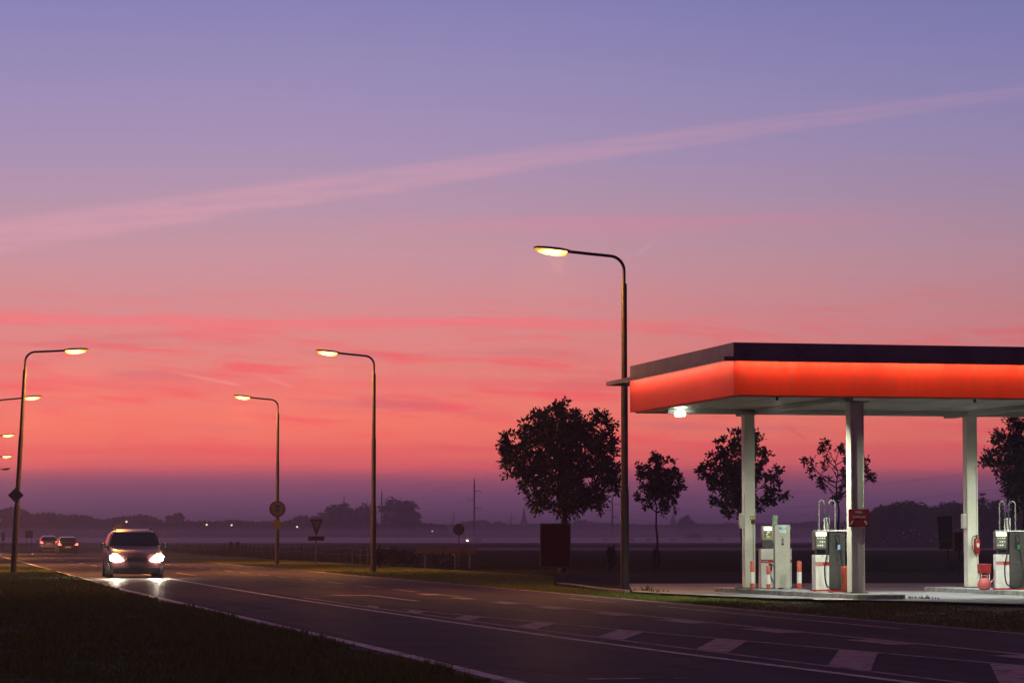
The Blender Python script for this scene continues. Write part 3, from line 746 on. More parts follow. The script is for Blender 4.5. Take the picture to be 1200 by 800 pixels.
def lobed_tree(name, px0, Y, lobes, seed, leaf, dens, per, sig, tr, label, limbs=1.0):
    """crown built of leafy boughs: each lobe (column, row, radius in photograph pixels) is a bough at its own depth"""
    rg = random.Random(seed); ng = np.random.default_rng(seed); p = at(px0, Y); r = empty(name, p, 0, label, 'tree', GT)
    k = Y / F; L = []
    xs = [q[0] for q in lobes]; zs = [hz(q[1], Y) for q in lobes]
    cx = (min(xs) + max(xs)) / 2; hwid = (max(xs) - min(xs)) / 2 * k; zc = (min(zs) + max(zs)) / 2; hh = (max(zs) - min(zs)) / 2
    for (x, y, rp) in lobes:
        dx = (x - cx) * k; dz = hz(y, Y) - zc; room = max(0.0, 1 - (dx / (hwid + .01)) ** 2 * .9 - (dz / (hh + .01)) ** 2 * .8)
        for _ in range(1 if rp < 16 or name == 'round_tree' else 2):
            L.append((Vector(((x - px0) * k, rg.uniform(-1, 1) * math.sqrt(room) * hwid * .8, hz(y, Y))), rp * k))
    b = MB(); zb = min(q[0].z - q[1] * .6 for q in L); zt = max(q[0].z for q in L)
    tp = [(rg.gauss(0, .012) * i, rg.gauss(0, .012) * i, (zb + (zt - zb) * .72) * i / 9) for i in range(10)]
    b.tube(tp, [tr * (1.3 if i == 0 else 1) * (1 - .8 * (i / 9) ** 1.3) for i in range(10)], 9)
    C, A = [], []
    for c, rad in L:
        z0 = min(max(zb * 1.0, c.z - .55 * math.hypot(c.x, c.y) - .25), tp[-1][2] * .97); j = z0 / tp[-1][2] * 9; j0 = min(8, int(j))
        a = Vector(tp[j0]).lerp(Vector(tp[j0 + 1]), j - j0); mid = a.lerp(c, .55) + Vector((rg.gauss(0, .05), rg.gauss(0, .05), -.04 - .05 * (c - a).length))
        rr = tr * (.22 + .5 * rad / (hwid + .1)) * limbs
        b.tube([a, a.lerp(mid, .5) + Vector((0, 0, -.02)), mid, c], [rr, rr * .8, rr * .6, rr * .3], 6, caps=False)
        n = max(5, int(dens * (rad / .3) ** 1.9))
        for _ in range(n):
            v = Vector((rg.gauss(0, 1), rg.gauss(0, 1), rg.gauss(0, 1))).normalized(); q = c + v * rad * rg.random() ** .40 * .95
            if rg.random() < .35: b.tube([c.lerp(q, .2), c.lerp(q, .6) + Vector((0, 0, -.01)), q], [rr * .30, rr * .2, .004], 4, caps=False)
            m = max(3, int(per * rg.uniform(.6, 1.4))); d = ng.normal(size=(m, 3)); d = d / np.linalg.norm(d, axis=1)[:, None] + np.array(v) * .55
            d[:, 2] -= .12
            C.append(np.array(q) + d * sig * ng.uniform(.25, 1.15, (m, 1))); A.append(d)
    b.build('trunk', 'bark', r, smooth=True)
    C = np.concatenate(C); A = np.concatenate(A); A /= np.linalg.norm(A, axis=1)[:, None]; n = len(C)
    t = ng.normal(size=(n, 3)); B = np.cross(A, t); B /= np.linalg.norm(B, axis=1)[:, None]; sz = (leaf * ng.uniform(.65, 1.3, n))[:, None]
    V = np.stack([C - A * sz * .5, C + B * sz * .27 - A * sz * .05, C + A * sz * .5, C - B * sz * .27 - A * sz * .05], 1)
    me = bpy.data.meshes.new('crown'); me.vertices.add(n * 4); me.vertices.foreach_set('co', V.reshape(-1))
    me.loops.add(n * 4); me.loops.foreach_set('vertex_index', np.arange(n * 4, dtype=np.int32)); me.polygons.add(n); me.polygons.foreach_set('loop_start', np.arange(n, dtype=np.int32) * 4)
    me.update(calc_edges=True); me.materials.append(M['leaf']); o = bpy.data.objects.new('crown', me); col.objects.link(o); o.parent = r
lobed_tree('round_tree', 659, 106, [(657, 477, 8), (650, 492, 17), (668, 492, 15), (625, 500, 18), (634, 486, 9), (602, 522, 15), (592, 517, 6), (592, 535, 8), (612, 545, 24), (640, 520, 30), (675, 520, 30), (690, 505, 20), (705, 489, 9), (711, 500, 8), (711, 516, 12),
    (702, 535, 22), (712, 548, 15), (716, 566, 12), (726, 548, 5), (692, 570, 24), (655, 545, 34), (655, 573, 24), (634, 584, 14), (623, 568, 13), (676, 590, 14), (698, 588, 10), (660, 596, 10)], 3, .155, 10.8, 22, .19, .14, 'largest dense round-crowned tree, rising behind the dark red board')
lobed_tree('slim_tree', 769, 108, [(768, 534, 5), (770, 543, 10), (755, 552, 9), (746, 551, 5), (784, 546, 8), (794, 554, 5), (796, 568, 6), (772, 562, 16), (758, 568, 12), (788, 568, 12), (791, 582, 8), (775, 582, 13), (759, 585, 9), (776, 596, 7), (746, 580, 4), (783, 594, 6)], 8, .13, 13, 23, .13, .05, 'smallest slim young tree just right of the nearest street lamp')
lobed_tree('broad_tree', 869, 100, [(861, 509, 5), (864, 518, 9), (842, 518, 6), (838, 529, 9), (852, 532, 12), (887, 512, 5), (889, 522, 9), (900, 532, 6), (875, 535, 13), (829, 549, 8), (821, 551, 5), (824, 560, 6), (843, 555, 13), (862, 556, 18), (884, 555, 14), (906, 553, 5), (903, 565, 7), (915, 578, 5), (900, 580, 10), (845, 574, 12), (868, 578, 16), (888, 590, 9), (855, 592, 10), (868, 601, 6), (838, 586, 6)], 21, .135, 13, 24, .15, .08, 'bushy tree behind the left back column of the canopy')
lobed_tree('sparse_tree', 981, 100, [(967, 521, 4), (967, 531, 6), (944, 537, 5), (952, 545, 6), (985, 520, 6), (990, 530, 7), (1000, 535, 6), (970, 545, 9), (1010, 540, 5), (1014, 552, 6), (1021, 560, 4), (990, 552, 10), (1002, 562, 7), (958, 558, 6), (968, 566, 8), (986, 572, 8), (976, 582, 5)], 34, .125, 8, 18, .14, .055, 'sparse open tree showing its branches left of the front column', 1.3)
lobed_tree('dark_tree', 1196, 101, [(1188, 496, 9), (1202, 505, 15), (1168, 512, 8), (1178, 524, 14), (1158, 536, 8), (1152, 541, 4), (1166, 548, 10), (1200, 530, 26), (1182, 560, 15), (1205, 560, 24), (1183, 578, 10), (1192, 592, 8), (1228, 520, 22), (1235, 550, 22), (1222, 580, 16)], 47, .14, 13, 26, .18, .10, 'dense dark tree at the right edge behind the pump')
# shrubs near the fence
def shrub(px, Y, h, w, seed, label):
    rg = np.random.default_rng(seed); n = 700
    v = rg.normal(size=(n, 3)); v /= np.linalg.norm(v, axis=1)[:, None]; rad = rg.random(n)[:, None] ** .4
    C = v * rad * np.array([w / 2, w / 2, h / 2]) * (1 + .25 * np.sin(v[:, :1] * 7 + seed)) + np.array([0, 0, h / 2])
    o = leaf_mesh('shrub', C, 0.13, seed, 'leaf', None); o.location = at(px, Y)
    tag(o, label, 'shrub', 'shrubs by the field edge')
shrub(445, 124, 0.95, 0.55, 1, 'dark shrub at the foot of the middle street lamp')
shrub(462, 128, 0.85, 1.0, 2, 'low shrub right of the middle street lamp')
shrub(480, 130, 0.75, 1.2, 3, 'wide low shrub touching the left end of the low brown board')
shrub(520, 130, 0.62, 1.5, 4, 'dark shrub behind the low brown board')
shrub(716, 112, 0.95, 0.45, 5, 'small dark shrub left of the nearest lamp pole')
shrub(1133, 104, 0.6, 1.2, 6, 'low dark shrub behind the extinguisher column')
shrub(768, 110, 0.9, 0.22, 7, 'thin sucker growth around the slim tree trunk')

# far woods: one mass each
def wood(name, label, d, prof, seed, group=None, leaf=0.6):
    rg = np.random.default_rng(seed); C = []; px = prof[0][0]
    while px < prof[-1][0]:
        for (a, x), (c, y) in zip(prof, prof[1:]):
            if a <= px <= c: ty = x + (y - x) * (px - a) / (c - a); break
        Y = d * rg.uniform(0.97, 1.06); H = hz(ty, Y) * rg.uniform(0.95, 1.03); R0 = H * rg.uniform(.26, .40)
        X = (px - 600) / F * Y
        n = int(520 * (1 + H / 14))
        v = rg.normal(size=(n, 3)); v /= np.linalg.norm(v, axis=1)[:, None]; rad = rg.random(n)[:, None] ** .33
        C.append(v * rad * np.array([R0, R0, H * .30]) * (1 + .10 * np.sin(v[:, :1] * 9 + px)) + np.array([X, Y, H * .70]))
        n2 = 420; C.append(np.stack([X + rg.normal(size=n2) * R0, Y + rg.normal(size=n2) * R0, rg.random(n2) * H * .6], 1))
        px += max(2.0, R0 * F / Y * 0.55)
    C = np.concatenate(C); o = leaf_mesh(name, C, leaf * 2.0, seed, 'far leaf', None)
    tag(o, label, 'wood', kind='stuff'); return o
wood('distant_wood', 'hazy line of woodland behind the road at far left', 1250, [(-90, 592), (0, 597), (15, 592), (25, 596), (40, 602), (60, 599), (75, 603), (100, 604), (118, 608), (135, 606), (165, 603), (176, 605), (186, 609), (200, 612), (222, 610), (250, 611), (275, 609), (290, 611), (342, 610), (350, 605), (358, 603), (366, 606), (374, 604), (400, 612), (500, 613), (520, 615)], 1)
wood('distant_wood', 'low far tree line on the horizon in the middle', 1750, [(505, 615), (535, 614), (545, 611), (552, 611), (562, 609), (568, 609), (575, 614), (585, 611), (592, 614), (640, 615), (672, 611), (683, 608), (692, 612), (720, 613), (770, 615), (830, 613), (860, 613), (935, 613), (955, 611), (1000, 611), (1040, 612)], 2, leaf=0.8)
wood('right_wood', 'darker nearer wood with a domed top under the canopy', 470, [(1008, 612), (1021, 600), (1034, 592), (1051, 586), (1066, 585), (1079, 592), (1092, 594), (1104, 592), (1111, 585), (1119, 583), (1128, 588), (1145, 584), (1154, 598), (1164, 606), (1180, 600), (1200, 594), (1260, 590), (1320, 597)], 3, leaf=0.30)
for i, (px, ty, wpx, d, lab) in enumerate([(399, 587, 44, 1200, 'left broad hazy tree of the clump behind the middle lamp'), (427, 587, 22, 1200, 'narrow hazy tree between two broad ones behind the middle lamp'),
        (470, 581, 50, 1180, 'right tallest hazy tree of the clump, right of the middle lamp'), (207, 600, 24, 1180, 'single hazy tree standing above the woodland right of the van'),
        (803, 603, 18, 1500, 'small rounded hazy tree on the horizon right of the slim tree')]):
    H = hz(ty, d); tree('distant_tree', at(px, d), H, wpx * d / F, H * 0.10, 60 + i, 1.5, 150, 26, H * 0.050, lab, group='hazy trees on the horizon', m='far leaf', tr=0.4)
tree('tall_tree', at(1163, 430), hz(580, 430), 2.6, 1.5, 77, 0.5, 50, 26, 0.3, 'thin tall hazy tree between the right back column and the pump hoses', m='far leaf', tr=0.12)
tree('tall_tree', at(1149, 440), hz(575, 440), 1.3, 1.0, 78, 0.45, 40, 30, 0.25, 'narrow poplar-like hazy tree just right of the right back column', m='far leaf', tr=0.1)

# church
p = at(614, 2000); r = empty('church', p, 0.2, 'faint church with a pointed spire on the misty horizon', 'church')
b = MB(); zt = hz(612, 2000); b.box((0, 0, zt / 2), (4.6, 4.6, zt)); b.build('tower', 'brick', r)
b = MB(); b.lathe([(3.0, zt), (1.7, zt + 2.0), (0.15, hz(594, 2000))], n=8); b.build('spire', 'slate', r)
b = MB(); b.box((7.5, 0, 4.2), (12, 8, 8.4)); b.build('nave', 'brick', r)
b = MB(); b.prism([(1.2, 8.4), (13.8, 8.4), (13.2, 12), (2.2, 12)], -4.2, 4.2); b.build('roof', 'slate', r)
p = at(788, 2100); r = empty('church', p, 0.2, 'second very faint steeple on the horizon by the rounded tree', 'church')
b = MB(); b.box((0, 0, 6), (5, 5, 12)); b.build('tower', 'brick', r)
b = MB(); b.lathe([(2.8, 12), (0.2, hz(601, 2100))], n=8); b.build('spire', 'slate', r)
# power poles
def pylon(px, Y, top, label, k=1.0, arms=3):
    H = hz(top, Y); r = empty('power_pole', at(px, Y), 0, label, 'power pole', 'power poles across the fields')
    b = MB(); b.tube([(0, 0, 0), (0, 0, H * .9), (0, 0, H)], [0.42 * k, 0.26 * k, 0.10 * k], 8); b.build('mast', 'galvanised', r)
    for i in range(arms):
        z = H * (0.80 - 0.135 * i); sx = 1 if i % 2 == 0 else -1
        b = MB(); b.tube([(0, 0, z), (sx * 2.5 * k, 0, z + 0.05)], [0.13 * k, 0.07 * k], 6); b.tube([(sx * 2.4 * k, 0, z), (sx * 2.4 * k, 0, z - 0.5 * k)], 0.10 * k, 6); b.build('arm', 'galvanised', r)
    return Vector(r.location), H
P1 = pylon(556, 1000, 560, 'tallest power pole, standing right of the small round sign')
P2 = pylon(448, 1180, 573, 'power pole beside the right tree of the hazy clump')
P3 = pylon(404, 1320, 580, 'power pole in front of the left tree of the hazy clump', 0.9)
P4 = pylon(717, 1000, 579, 'power pole just left of the nearest street lamp')
P5 = pylon(532, 1500, 598, 'faint short power pole above the small round sign', 0.8, 2)
P6 = pylon(599, 1500, 600, 'faint short power pole left of the church spire', 0.8, 2)
P7 = pylon(1345, 520, 520, 'power pole beyond the right side of the canopy')
def wires(A, B, label, sag=4.0):
    (pa, ha), (pb, hb) = A, B
    r = empty('power_line', (pa + pb) / 2, 0, label, 'power line'); o = r.location
    for za, zb, sx in ((1.0, 1.0, 0), (.78, .78, 2.4), (.64, .64, -2.4), (.50, .50, 2.4)):
        b = MB(); pts = []
        for i in range(17):
            k = i / 16; q = pa.lerp(pb, k); pts.append((q.x + sx - o.x, q.y - o.y, ha * za + (hb * zb - ha * za) * k - sag * 4 * k * (1 - k)))
        b.tube(pts, 0.022, 4); b.build('wire', 'galvanised', r)
wires(P4, P7, 'faint sagging power wires crossing behind the canopy columns')
wires(P2, P1, 'faint power wires between the hazy clump and the tallest pole', 3)
# far lights on small posts
for i, (px, py, d, m_, lab) in enumerate([(2, 609, 900, 'white bulb', 'white far lamp at the left edge of the woodland'), (150.5, 611, 900, 'far bulb', 'small far lamp glowing just above the van roof'),
        (244, 614.5, 1000, 'far bulb', 'left one of two small far lamps right of the van'), (273, 615, 1000, 'far bulb', 'right one of two small far lamps, left of the sign pole'),
        (349.5, 617, 950, 'far bulb', 'small far lamp between the sign pole and give way sign'), (507, 622, 1100, 'far bulb', 'faint far lamp left of the small round sign')]):
    z = hz(py, d); r = empty('far_lamp', at(px, d), 0, lab, 'lamp', 'small lamps at the far farms')
    b = MB(); b.tube([(0, 0, 0), (0, 0, z)], 0.06, 6); b.build('post', 'galvanised', r)
    k = 0.26 if i == 5 else 0.36
    b = MB(); b.lathe([(0.02, -k), (k * .8, -k * .6), (k, 0), (k * .8, k * .6), (0.02, k)], (0, 0, z), 10); b.build('bulb', m_, r, smooth=True)
# cows
def cow_mesh():
    me = bpy.data.meshes.new('cow'); bm = bmesh.new()
    pts = [((-.75, 0, 1.1), .30), ((-.2, 0, 1.08), .36), ((.4, 0, 1.12), .34), ((.75, 0, 1.15), .24), ((1.1, 0, 1.0), .15), ((1.35, 0, .78), .12),
           ((-.7, .16, .6), .11), ((-.75, .16, .0), .06), ((-.7, -.16, .6), .11), ((-.65, -.16, .0), .06), ((.5, .16, .6), .10), ((.5, .16, 0), .06), ((.5, -.16, .6), .10), ((.55, -.16, 0), .06), ((-1.0, 0, 1.1), .05), ((-1.05, 0, .6), .04)]
    ed = [(0, 1), (1, 2), (2, 3), (3, 4), (4, 5), (0, 6), (6, 7), (0, 8), (8, 9), (2, 10), (10, 11), (2, 12), (12, 13), (0, 14), (14, 15)]
    vs = [bm.verts.new(p) for p, _ in pts]
    for a, c in ed: bm.edges.new((vs[a], vs[c]))
    bm.to_mesh(me); bm.free(); o = bpy.data.objects.new('cow', me); col.objects.link(o)
    md = o.modifiers.new('skin', 'SKIN'); sl = me.skin_vertices[0].data
    for i, (_, rr) in enumerate(pts): sl[i].radius = (rr, rr)
    sl[1].use_root = True
    o.modifiers.new('sub', 'SUBSURF').render_levels = 1
    me.materials.append(M['cow hide']); return o
cow = None
for i, (px, d, rz, lab) in enumerate([(709, 930, 0.2, 'distant grazing cow left of the nearest lamp pole'), (739, 920, 3.0, 'distant cow just right of the nearest lamp pole'), (760, 925, 0.1, 'distant cow left of the slim tree trunk'),
        (787, 915, 3.3, 'distant cow right of the slim tree trunk'), (843, 920, 0.0, 'distant cow left of the left back column'), (1054, 500, 0.3, 'distant animal under the domed wood, left of three'),
        (1060, 505, 2.9, 'distant animal under the domed wood, middle of three'), (1069, 495, 0.1, 'distant animal under the domed wood, right of three')]):
    o = cow_mesh() if i == 0 else cow.copy()
    if i: col.objects.link(o)
    else: cow = o
    o.location = at(px, d, 0); o.rotation_euler.z = rz; tag(o, lab, 'cow', 'cattle in the misty field')
# farm shed shape in the mist
r = empty('far_barn', at(811, 980), 0.1, 'low hazy barn beyond the cows right of the slim tree', 'barn')
b = MB(); b.box((0, 0, 0.8), (6.0, 4, 1.6)); b.build('wall', 'brick', r)
b = MB(); b.prism([(-3.2, 1.6), (3.2, 1.6), (2.0, 3.0), (-1.2, 3.0)], -2.1, 2.1); b.build('roof', 'slate', r)

# ---------------------------------------------------------------- cars
def car(name, loc, rz, W, H, L, paint, label, group=None, hatch=True, mode='front'):
    """front of the car at local y=0, facing -y"""
    k = H / 1.56; kl = L / 4.3; hw0 = W / 2
    top = [(0, .50), (.03, .66), (.12, .76), (.45, .88), (.98, .99), (1.30, 1.25), (1.62, 1.47), (2.0, 1.545), (2.6, 1.56), (3.4, 1.53), (3.85, 1.45)]
    top += [(4.05, 1.22), (4.2, .98), (4.28, .80), (4.3, .55)] if hatch else [(3.75, 1.42), (4.0, 1.25), (4.15, 1.06), (4.27, .98), (4.3, .6)]
    top = sorted(set(top))
    def tz(y):
        y /= kl
        for (a, p), (c, q) in zip(top, top[1:]):
            if y <= c: return (p + (q - p) * (y - a) / (c - a)) * k
        return top[-1][1] * k
    def hw(y, z):
        z /= k; c = abs(y / L - .5) * 2
        pl = 1 - 0.13 * c ** 5 - 0.02 * c ** 2
        if z < .3: w = .93
        elif z < .95: w = .93 + .07 * math.sin((z - .3) / .65 * PI / 2 + .35)
        else: w = 1.0 - (z - .95) / .62 * .27
        return hw0 * min(w, 1.0) * pl
    ys = [0, .015, .04, .09, .2, .35, .5, .7, .9, 1.05, 1.2, 1.35, 1.5, 1.62, 1.8, 2.1, 2.5, 2.9, 3.3, 3.6, 3.8, 3.92, 4.02, 4.1, 4.18, 4.24, 4.28, 4.3]
    ys = [y * kl for y in ys]; z0 = .13 * k
    fr = [0, .06, .2, .4, .6, .75, .87, .95, 1.0]
    ctr = [1, 1, 1, 1, 1, 1, .985, .93, .80]
    V = []; n = len(fr); row = 2 * n
    for y in ys:
        t = tz(y)
        bz = z0 + (0.05 * k if y < .05 or y > L - .05 else 0)
        pts = [(hw(y, bz + (t - bz) * f) * c, bz + (t - bz) * f - (0.012 if f == .95 else 0)) for f, c in zip(fr, ctr)]
        V += [(x, y, z) for x, z in pts] + [(-x, y, z) for x, z in reversed(pts)]
    Fs = []
    for i in range(len(ys) - 1):
        for j in range(row):
            Fs.append((i * row + j, i * row + (j + 1) % row, (i + 1) * row + (j + 1) % row, (i + 1) * row + j))
    Fs += [tuple(range(row)), tuple(range((len(ys) - 1) * row, len(ys) * row))[::-1]]
    r = empty(name, loc, rz, label, 'car', group)
    b = MB(); b.add(V, Fs); body = b.build('body', paint, r, smooth=True)
    def slope_panel(y0, y1, inset, off, n_=6, w0=.93, w1=.90):
        b = MB(); V = []
        for i in range(n_):
            y = y0 + (y1 - y0) * i / (n_ - 1); z = tz(y)
            w = hw(y, z - .06) * (w0 + (w1 - w0) * i / (n_ - 1)) - inset
            dy = -off if y0 < L / 2 else off
            V += [(-w, y + dy * .8, z + off * .6), (-w * .5, y + dy, z + off), (0, y + dy * 1.1, z + off * 1.1), (w * .5, y + dy, z + off), (w, y + dy * .8, z + off * .6)]
        Fs = [(i * 5 + j, i * 5 + j + 1, (i + 1) * 5 + j + 1, (i + 1) * 5 + j) for i in range(n_ - 1) for j in range(4)]
        b.add(V, Fs); return b
    slope_panel(1.02 * kl, 1.58 * kl, 0.0, .016).build('windscreen', 'car glass', r, smooth=True)
    if hatch: slope_panel(3.90 * kl, 4.14 * kl, 0.02, .016, w0=.9, w1=.93).build('rear_window', 'car glass', r, smooth=True)
    else: slope_panel(3.80 * kl, 4.10 * kl, 0.02, .016, w0=.9, w1=.93).build('rear_window', 'car glass', r, smooth=True)
    for sx in (-1, 1):
        for ya, yb in ((1.55, 2.42), (2.50, 3.62)):
            b = MB(); V = []
            for i in range(6):
                y = (ya + (yb - ya) * i / 5) * kl; zt = min(tz(y) - .12, 1.44 * k)
                for j in range(4):
                    z = 1.0 * k + (max(zt, 1.02 * k) - 1.0 * k) * j / 3; V.append((sx * (hw(y, z) + .006), y, z))
            b.add(V, [(i * 4 + j, i * 4 + j + 1, (i + 1) * 4 + j + 1, (i + 1) * 4 + j) for i in range(5) for j in range(3)])
            b.build('side_window', 'car glass', r, smooth=True)
        m_ = MB(); m_.lathe([(.01, -.10), (.07, -.08), (.085, 0), (.07, .07), (.01, .09)], (sx * (hw0 + .09), 1.28 * kl, 1.04 * k), 10); m_.box((sx * (hw0 - .0), 1.30 * kl, .99 * k), (.16, .05, .04))
        m_.build('wing_mirror', 'trim', r, smooth=True)
        for yw in (.82 * kl, 3.42 * kl):
            mt = Matrix.Rotation(PI / 2, 3, 'Y'); cx = sx * (hw0 - .10)
            w = MB(); w.lathe([(.20, -.09), (.29, -.095), (.315, -.07), (.32, 0), (.315, .07), (.29, .095), (.20, .09)], (cx, yw, .32), 22, mt=mt); wo = w.build('wheel', 'rubber', r, smooth=True)
            w = MB(); w.lathe([(.02, -.10), (.20, -.097), (.205, .097), (.02, .10)], (cx, yw, .32), 18, mt=mt); w.build('rim', 'rim', wo)
    # front
    b = MB(); b.box((0, -.006, .60 * k), (.66, .03, .11)); b.build('grille', 'trim', r, bevel=.006)
    b = MB(); b.box((0, .02, .25 * k), (W * .84, .06, .20)); b.build('bumper_intake', 'trim', r, bevel=.02)
    b = MB(); b.box((0, -.022, .46 * k), (.50, .012, .11)); b.build('number_plate', 'plate yellow glow' if mode == 'back' else 'sign white', r)
    for sx in (-1, 1):
        h = MB(); cx = sx * hw0 * .72
        q = [(cx - sx * .23, .56 * k), (cx - sx * .02, .51 * k), (cx + sx * .17, .56 * k), (cx + sx * .21, .69 * k), (cx + sx * .10, .755 * k), (cx - sx * .06, .73 * k)]
        h.prism(q, -.02, .14); hl = h.build('headlight', 'headlight glow' if mode == 'front' else 'car glass', r, bevel=.012)
        i_ = MB(); i_.box((cx + sx * .05, .07, .78 * k), (.16, .12, .045)); i_.build('indicator', 'indicator' if mode == 'front' else 'trim', r, bevel=.01)
        tl = MB(); zt = .92 * k if hatch else .86 * k
        tl.prism([(sx * hw0 * .60, zt - .07), (sx * hw0 * .90, zt - .09), (sx * hw0 * .91, zt + .09), (sx * hw0 * .74, zt + .08)], L - .12, L + .015)
        tl.build('tail_light', 'tail glow' if mode == 'back' else 'sign red', r, bevel=.008)
    b = MB(); b.box((0, L + .008, (.80 if hatch else .62) * k), (.50, .02, .11)); b.build('rear_plate', 'plate yellow glow', r)
    b = MB(); b.box((0, L - .01, .36 * k), (W * .82, .08, .16)); b.build('rear_bumper', 'trim', r, bevel=.02)
    if mode == 'front':
        for sx in (-1, 1):
            b = MB(); b.tube([(sx * .55 * hw0 * 1.2, 1.9 * kl, tz(1.9 * kl) + .0), (sx * .62 * hw0, 2.0 * kl, tz(2.0 * kl) + .04), (sx * .62 * hw0, 3.4 * kl, tz(3.4 * kl) + .04), (sx * .6 * hw0, 3.5 * kl, tz(3.5 * kl))], .015, 6); b.build('roof_rail', 'trim', r)
    return r
vp = at(163.0, 90.0)
van = car('oncoming_car', vp, TH, 1.80, 1.57, 4.2, 'van paint', 'tall reddish family car driving towards the camera with bright headlights')
for sx in (-1, 1):
    L = bpy.data.lights.new('headlamp', 'SPOT'); L.energy = 2200; L.color = (1.0, 0.85, 0.62); L.spot_size = R(44); L.spot_blend = 1.0; L.shadow_soft_size = 0.06
    lo = bpy.data.objects.new('headlamp_light', L); col.objects.link(lo); lo.parent = van
    W_ = bpy.data.lights.new('headlamp_spread', 'SPOT'); W_.energy = 700; W_.color = (1.0, 0.90, 0.70); W_.spot_size = R(80); W_.spot_blend = 1.0; W_.shadow_soft_size = 0.05
    wo = bpy.data.objects.new('headlamp_spread_light', W_); col.objects.link(wo); wo.parent = van; wo.location = (sx * 0.70, -0.12, 0.66); wo.rotation_euler = (R(90 - 9), 0, PI - R(32))
    lo.location = (sx * 0.65, -0.10, 0.655); lo.rotation_euler = (R(90 - 5.5), 0, PI - R(5))
car('leading_car', at(80, 238) + Vector((0, 0, 0)), TH + PI, 1.78, 1.44, 4.4, 'dark paint', 'dark car driving away, the right one of two with red tail lights', 'cars driving away', hatch=False, mode='back')
car('leading_car', at(58.5, 268), TH + PI, 1.72, 1.56, 4.1, 'silver paint', 'pale car with a yellow plate driving away, the left one of two', 'cars driving away', mode='back')
fc = car('crossing_car', at(549, 900), R(-75), 1.75, 1.5, 4.3, 'dark paint', 'tiny car on the far road with its lights smeared in the mist', mode='back')
b = MB(); b.lathe([(.02, -.30), (.30, -.2), (.36, 0), (.30, .2), (.02, .30)], (0, -.35, .70), 12, mt=Matrix.Diagonal((2.2, 1, 1))); b.build('headlight', 'far headlight smear', fc, smooth=True)  # oversized glowing shell; the smear of the lights is put into its shape

# ---------------------------------------------------------------- petrol station
CA = R(12.5); C0 = Vector((4.40, 55.8, 0)); E1 = Vector((math.cos(CA), math.sin(CA), 0)); E2 = Vector((-math.sin(CA), math.cos(CA), 0))
CL, CD = 15.0, 8.0; ZS, ZF, ZT = 4.10, 4.80, 5.14
def cp(a, d, z=0.0): return C0 + E1 * a + E2 * d + Vector((0, 0, z))
can = empty('canopy', C0, CA, 'large flat petrol station canopy with a glowing orange fascia and dark cornice', 'canopy')
def ringbox(b, x0, y0, x1, y1, z0, z1, t):
    b.box(((x0 + x1) / 2, y0 + t / 2, (z0 + z1) / 2), (x1 - x0, t, z1 - z0)); b.box(((x0 + x1) / 2, y1 - t / 2, (z0 + z1) / 2), (x1 - x0, t, z1 - z0))
    b.box((x0 + t / 2, (y0 + y1) / 2, (z0 + z1) / 2), (t, y1 - y0 - 2 * t, z1 - z0)); b.box((x1 - t / 2, (y0 + y1) / 2, (z0 + z1) / 2), (t, y1 - y0 - 2 * t, z1 - z0))
b = MB(); ringbox(b, 0, 0, CL, CD, ZS, ZF, 0.10); b.build('fascia', 'fascia orange', can)
b = MB(); ringbox(b, 0.0, 0.0, CL, CD, ZF + 0.042, ZT, 0.12); b.box((CL / 2, CD / 2, ZT - .06), (CL - .25, CD - .25, .05)); b.build('cornice', 'cornice', can)
b = MB(); b.box((CL / 2, CD / 2 + .40, ZF + .021), (CL + .56, CD + 1.36, .038)); ringbox(b, -.28, -.28, CL + .28, CD + 1.08, ZF - .05, ZF + .001, .02); b.build('lip', 'lamp housing', can)
b = MB(); b.box((CL / 2, CD / 2, ZS + .05), (CL - .22, CD - .22, .06)); ringbox(b, .102, .102, CL - .102, CD - .102, ZS - .03, ZS + .01, .05)
for i in range(1, 12): b.box((CL / 12 * i, CD / 2, ZS + .016), (.012, CD - .4, .008))
b.build('soffit', 'soffit', can)
for a, d0, d1 in ((2.5, .3, CD - .3), (7.5, .3, CD - .3), (12.0, .3, CD - .3)):
    b = MB(); b.box((a, (d0 + d1) / 2, ZS - .035), (.20, d1 - d0, .10)); b.build('beam', 'soffit', can, bevel=.004)
for d in (6.36,):
    b = MB(); b.box((CL / 2, d + .0, ZS - .04), (CL - .8, .16, .09)); b.build('beam', 'soffit', can, bevel=.004)
for a in (-.15,):
    pass
nseg = 10; sl = CL / nseg
for i in range(nseg):
    b = MB(); b.tube([(sl * i + .04, -.16, ZF - .025), (sl * (i + 1) - .10, -.16, ZF - .020)], .010, 8); b.build('light_tube', 'tube glow', can)
for i in range(5):
    s_ = CD / 5; b = MB(); b.tube([(-.16, s_ * i + .04, ZF - .020), (-.16, s_ * (i + 1) - .08, ZF - .020)], .010, 8); b.build('light_tube', 'tube glow', can)
def strip_light(loc, rz, ln, e):
    L = bpy.data.lights.new('cove', 'AREA'); L.shape = 'RECTANGLE'; L.size = ln; L.size_y = .03; L.energy = e; L.color = (1.0, .80, .70)
    o = bpy.data.objects.new('cove_light', L); col.objects.link(o); o.parent = can; o.location = loc; o.rotation_euler = rz
for i in range(10): strip_light((CL / 10 * (i + .5), -.13, ZF - .012), (R(20), 0, 0), CL / 10 - .08, 6.6 * (1, .85, 1.03, .82, 1.0, .92, .88, 1, .9, .93)[i])
L = bpy.data.lights.new('cove', 'AREA'); L.shape = 'RECTANGLE'; L.size = .03; L.size_y = CD; L.energy = 26; L.color = (1.0, .80, .70)
o = bpy.data.objects.new('cove_light', L); col.objects.link(o); o.parent = can; o.location = (-.13, CD / 2, ZF - .012); o.rotation_euler = (0, R(-20), 0)
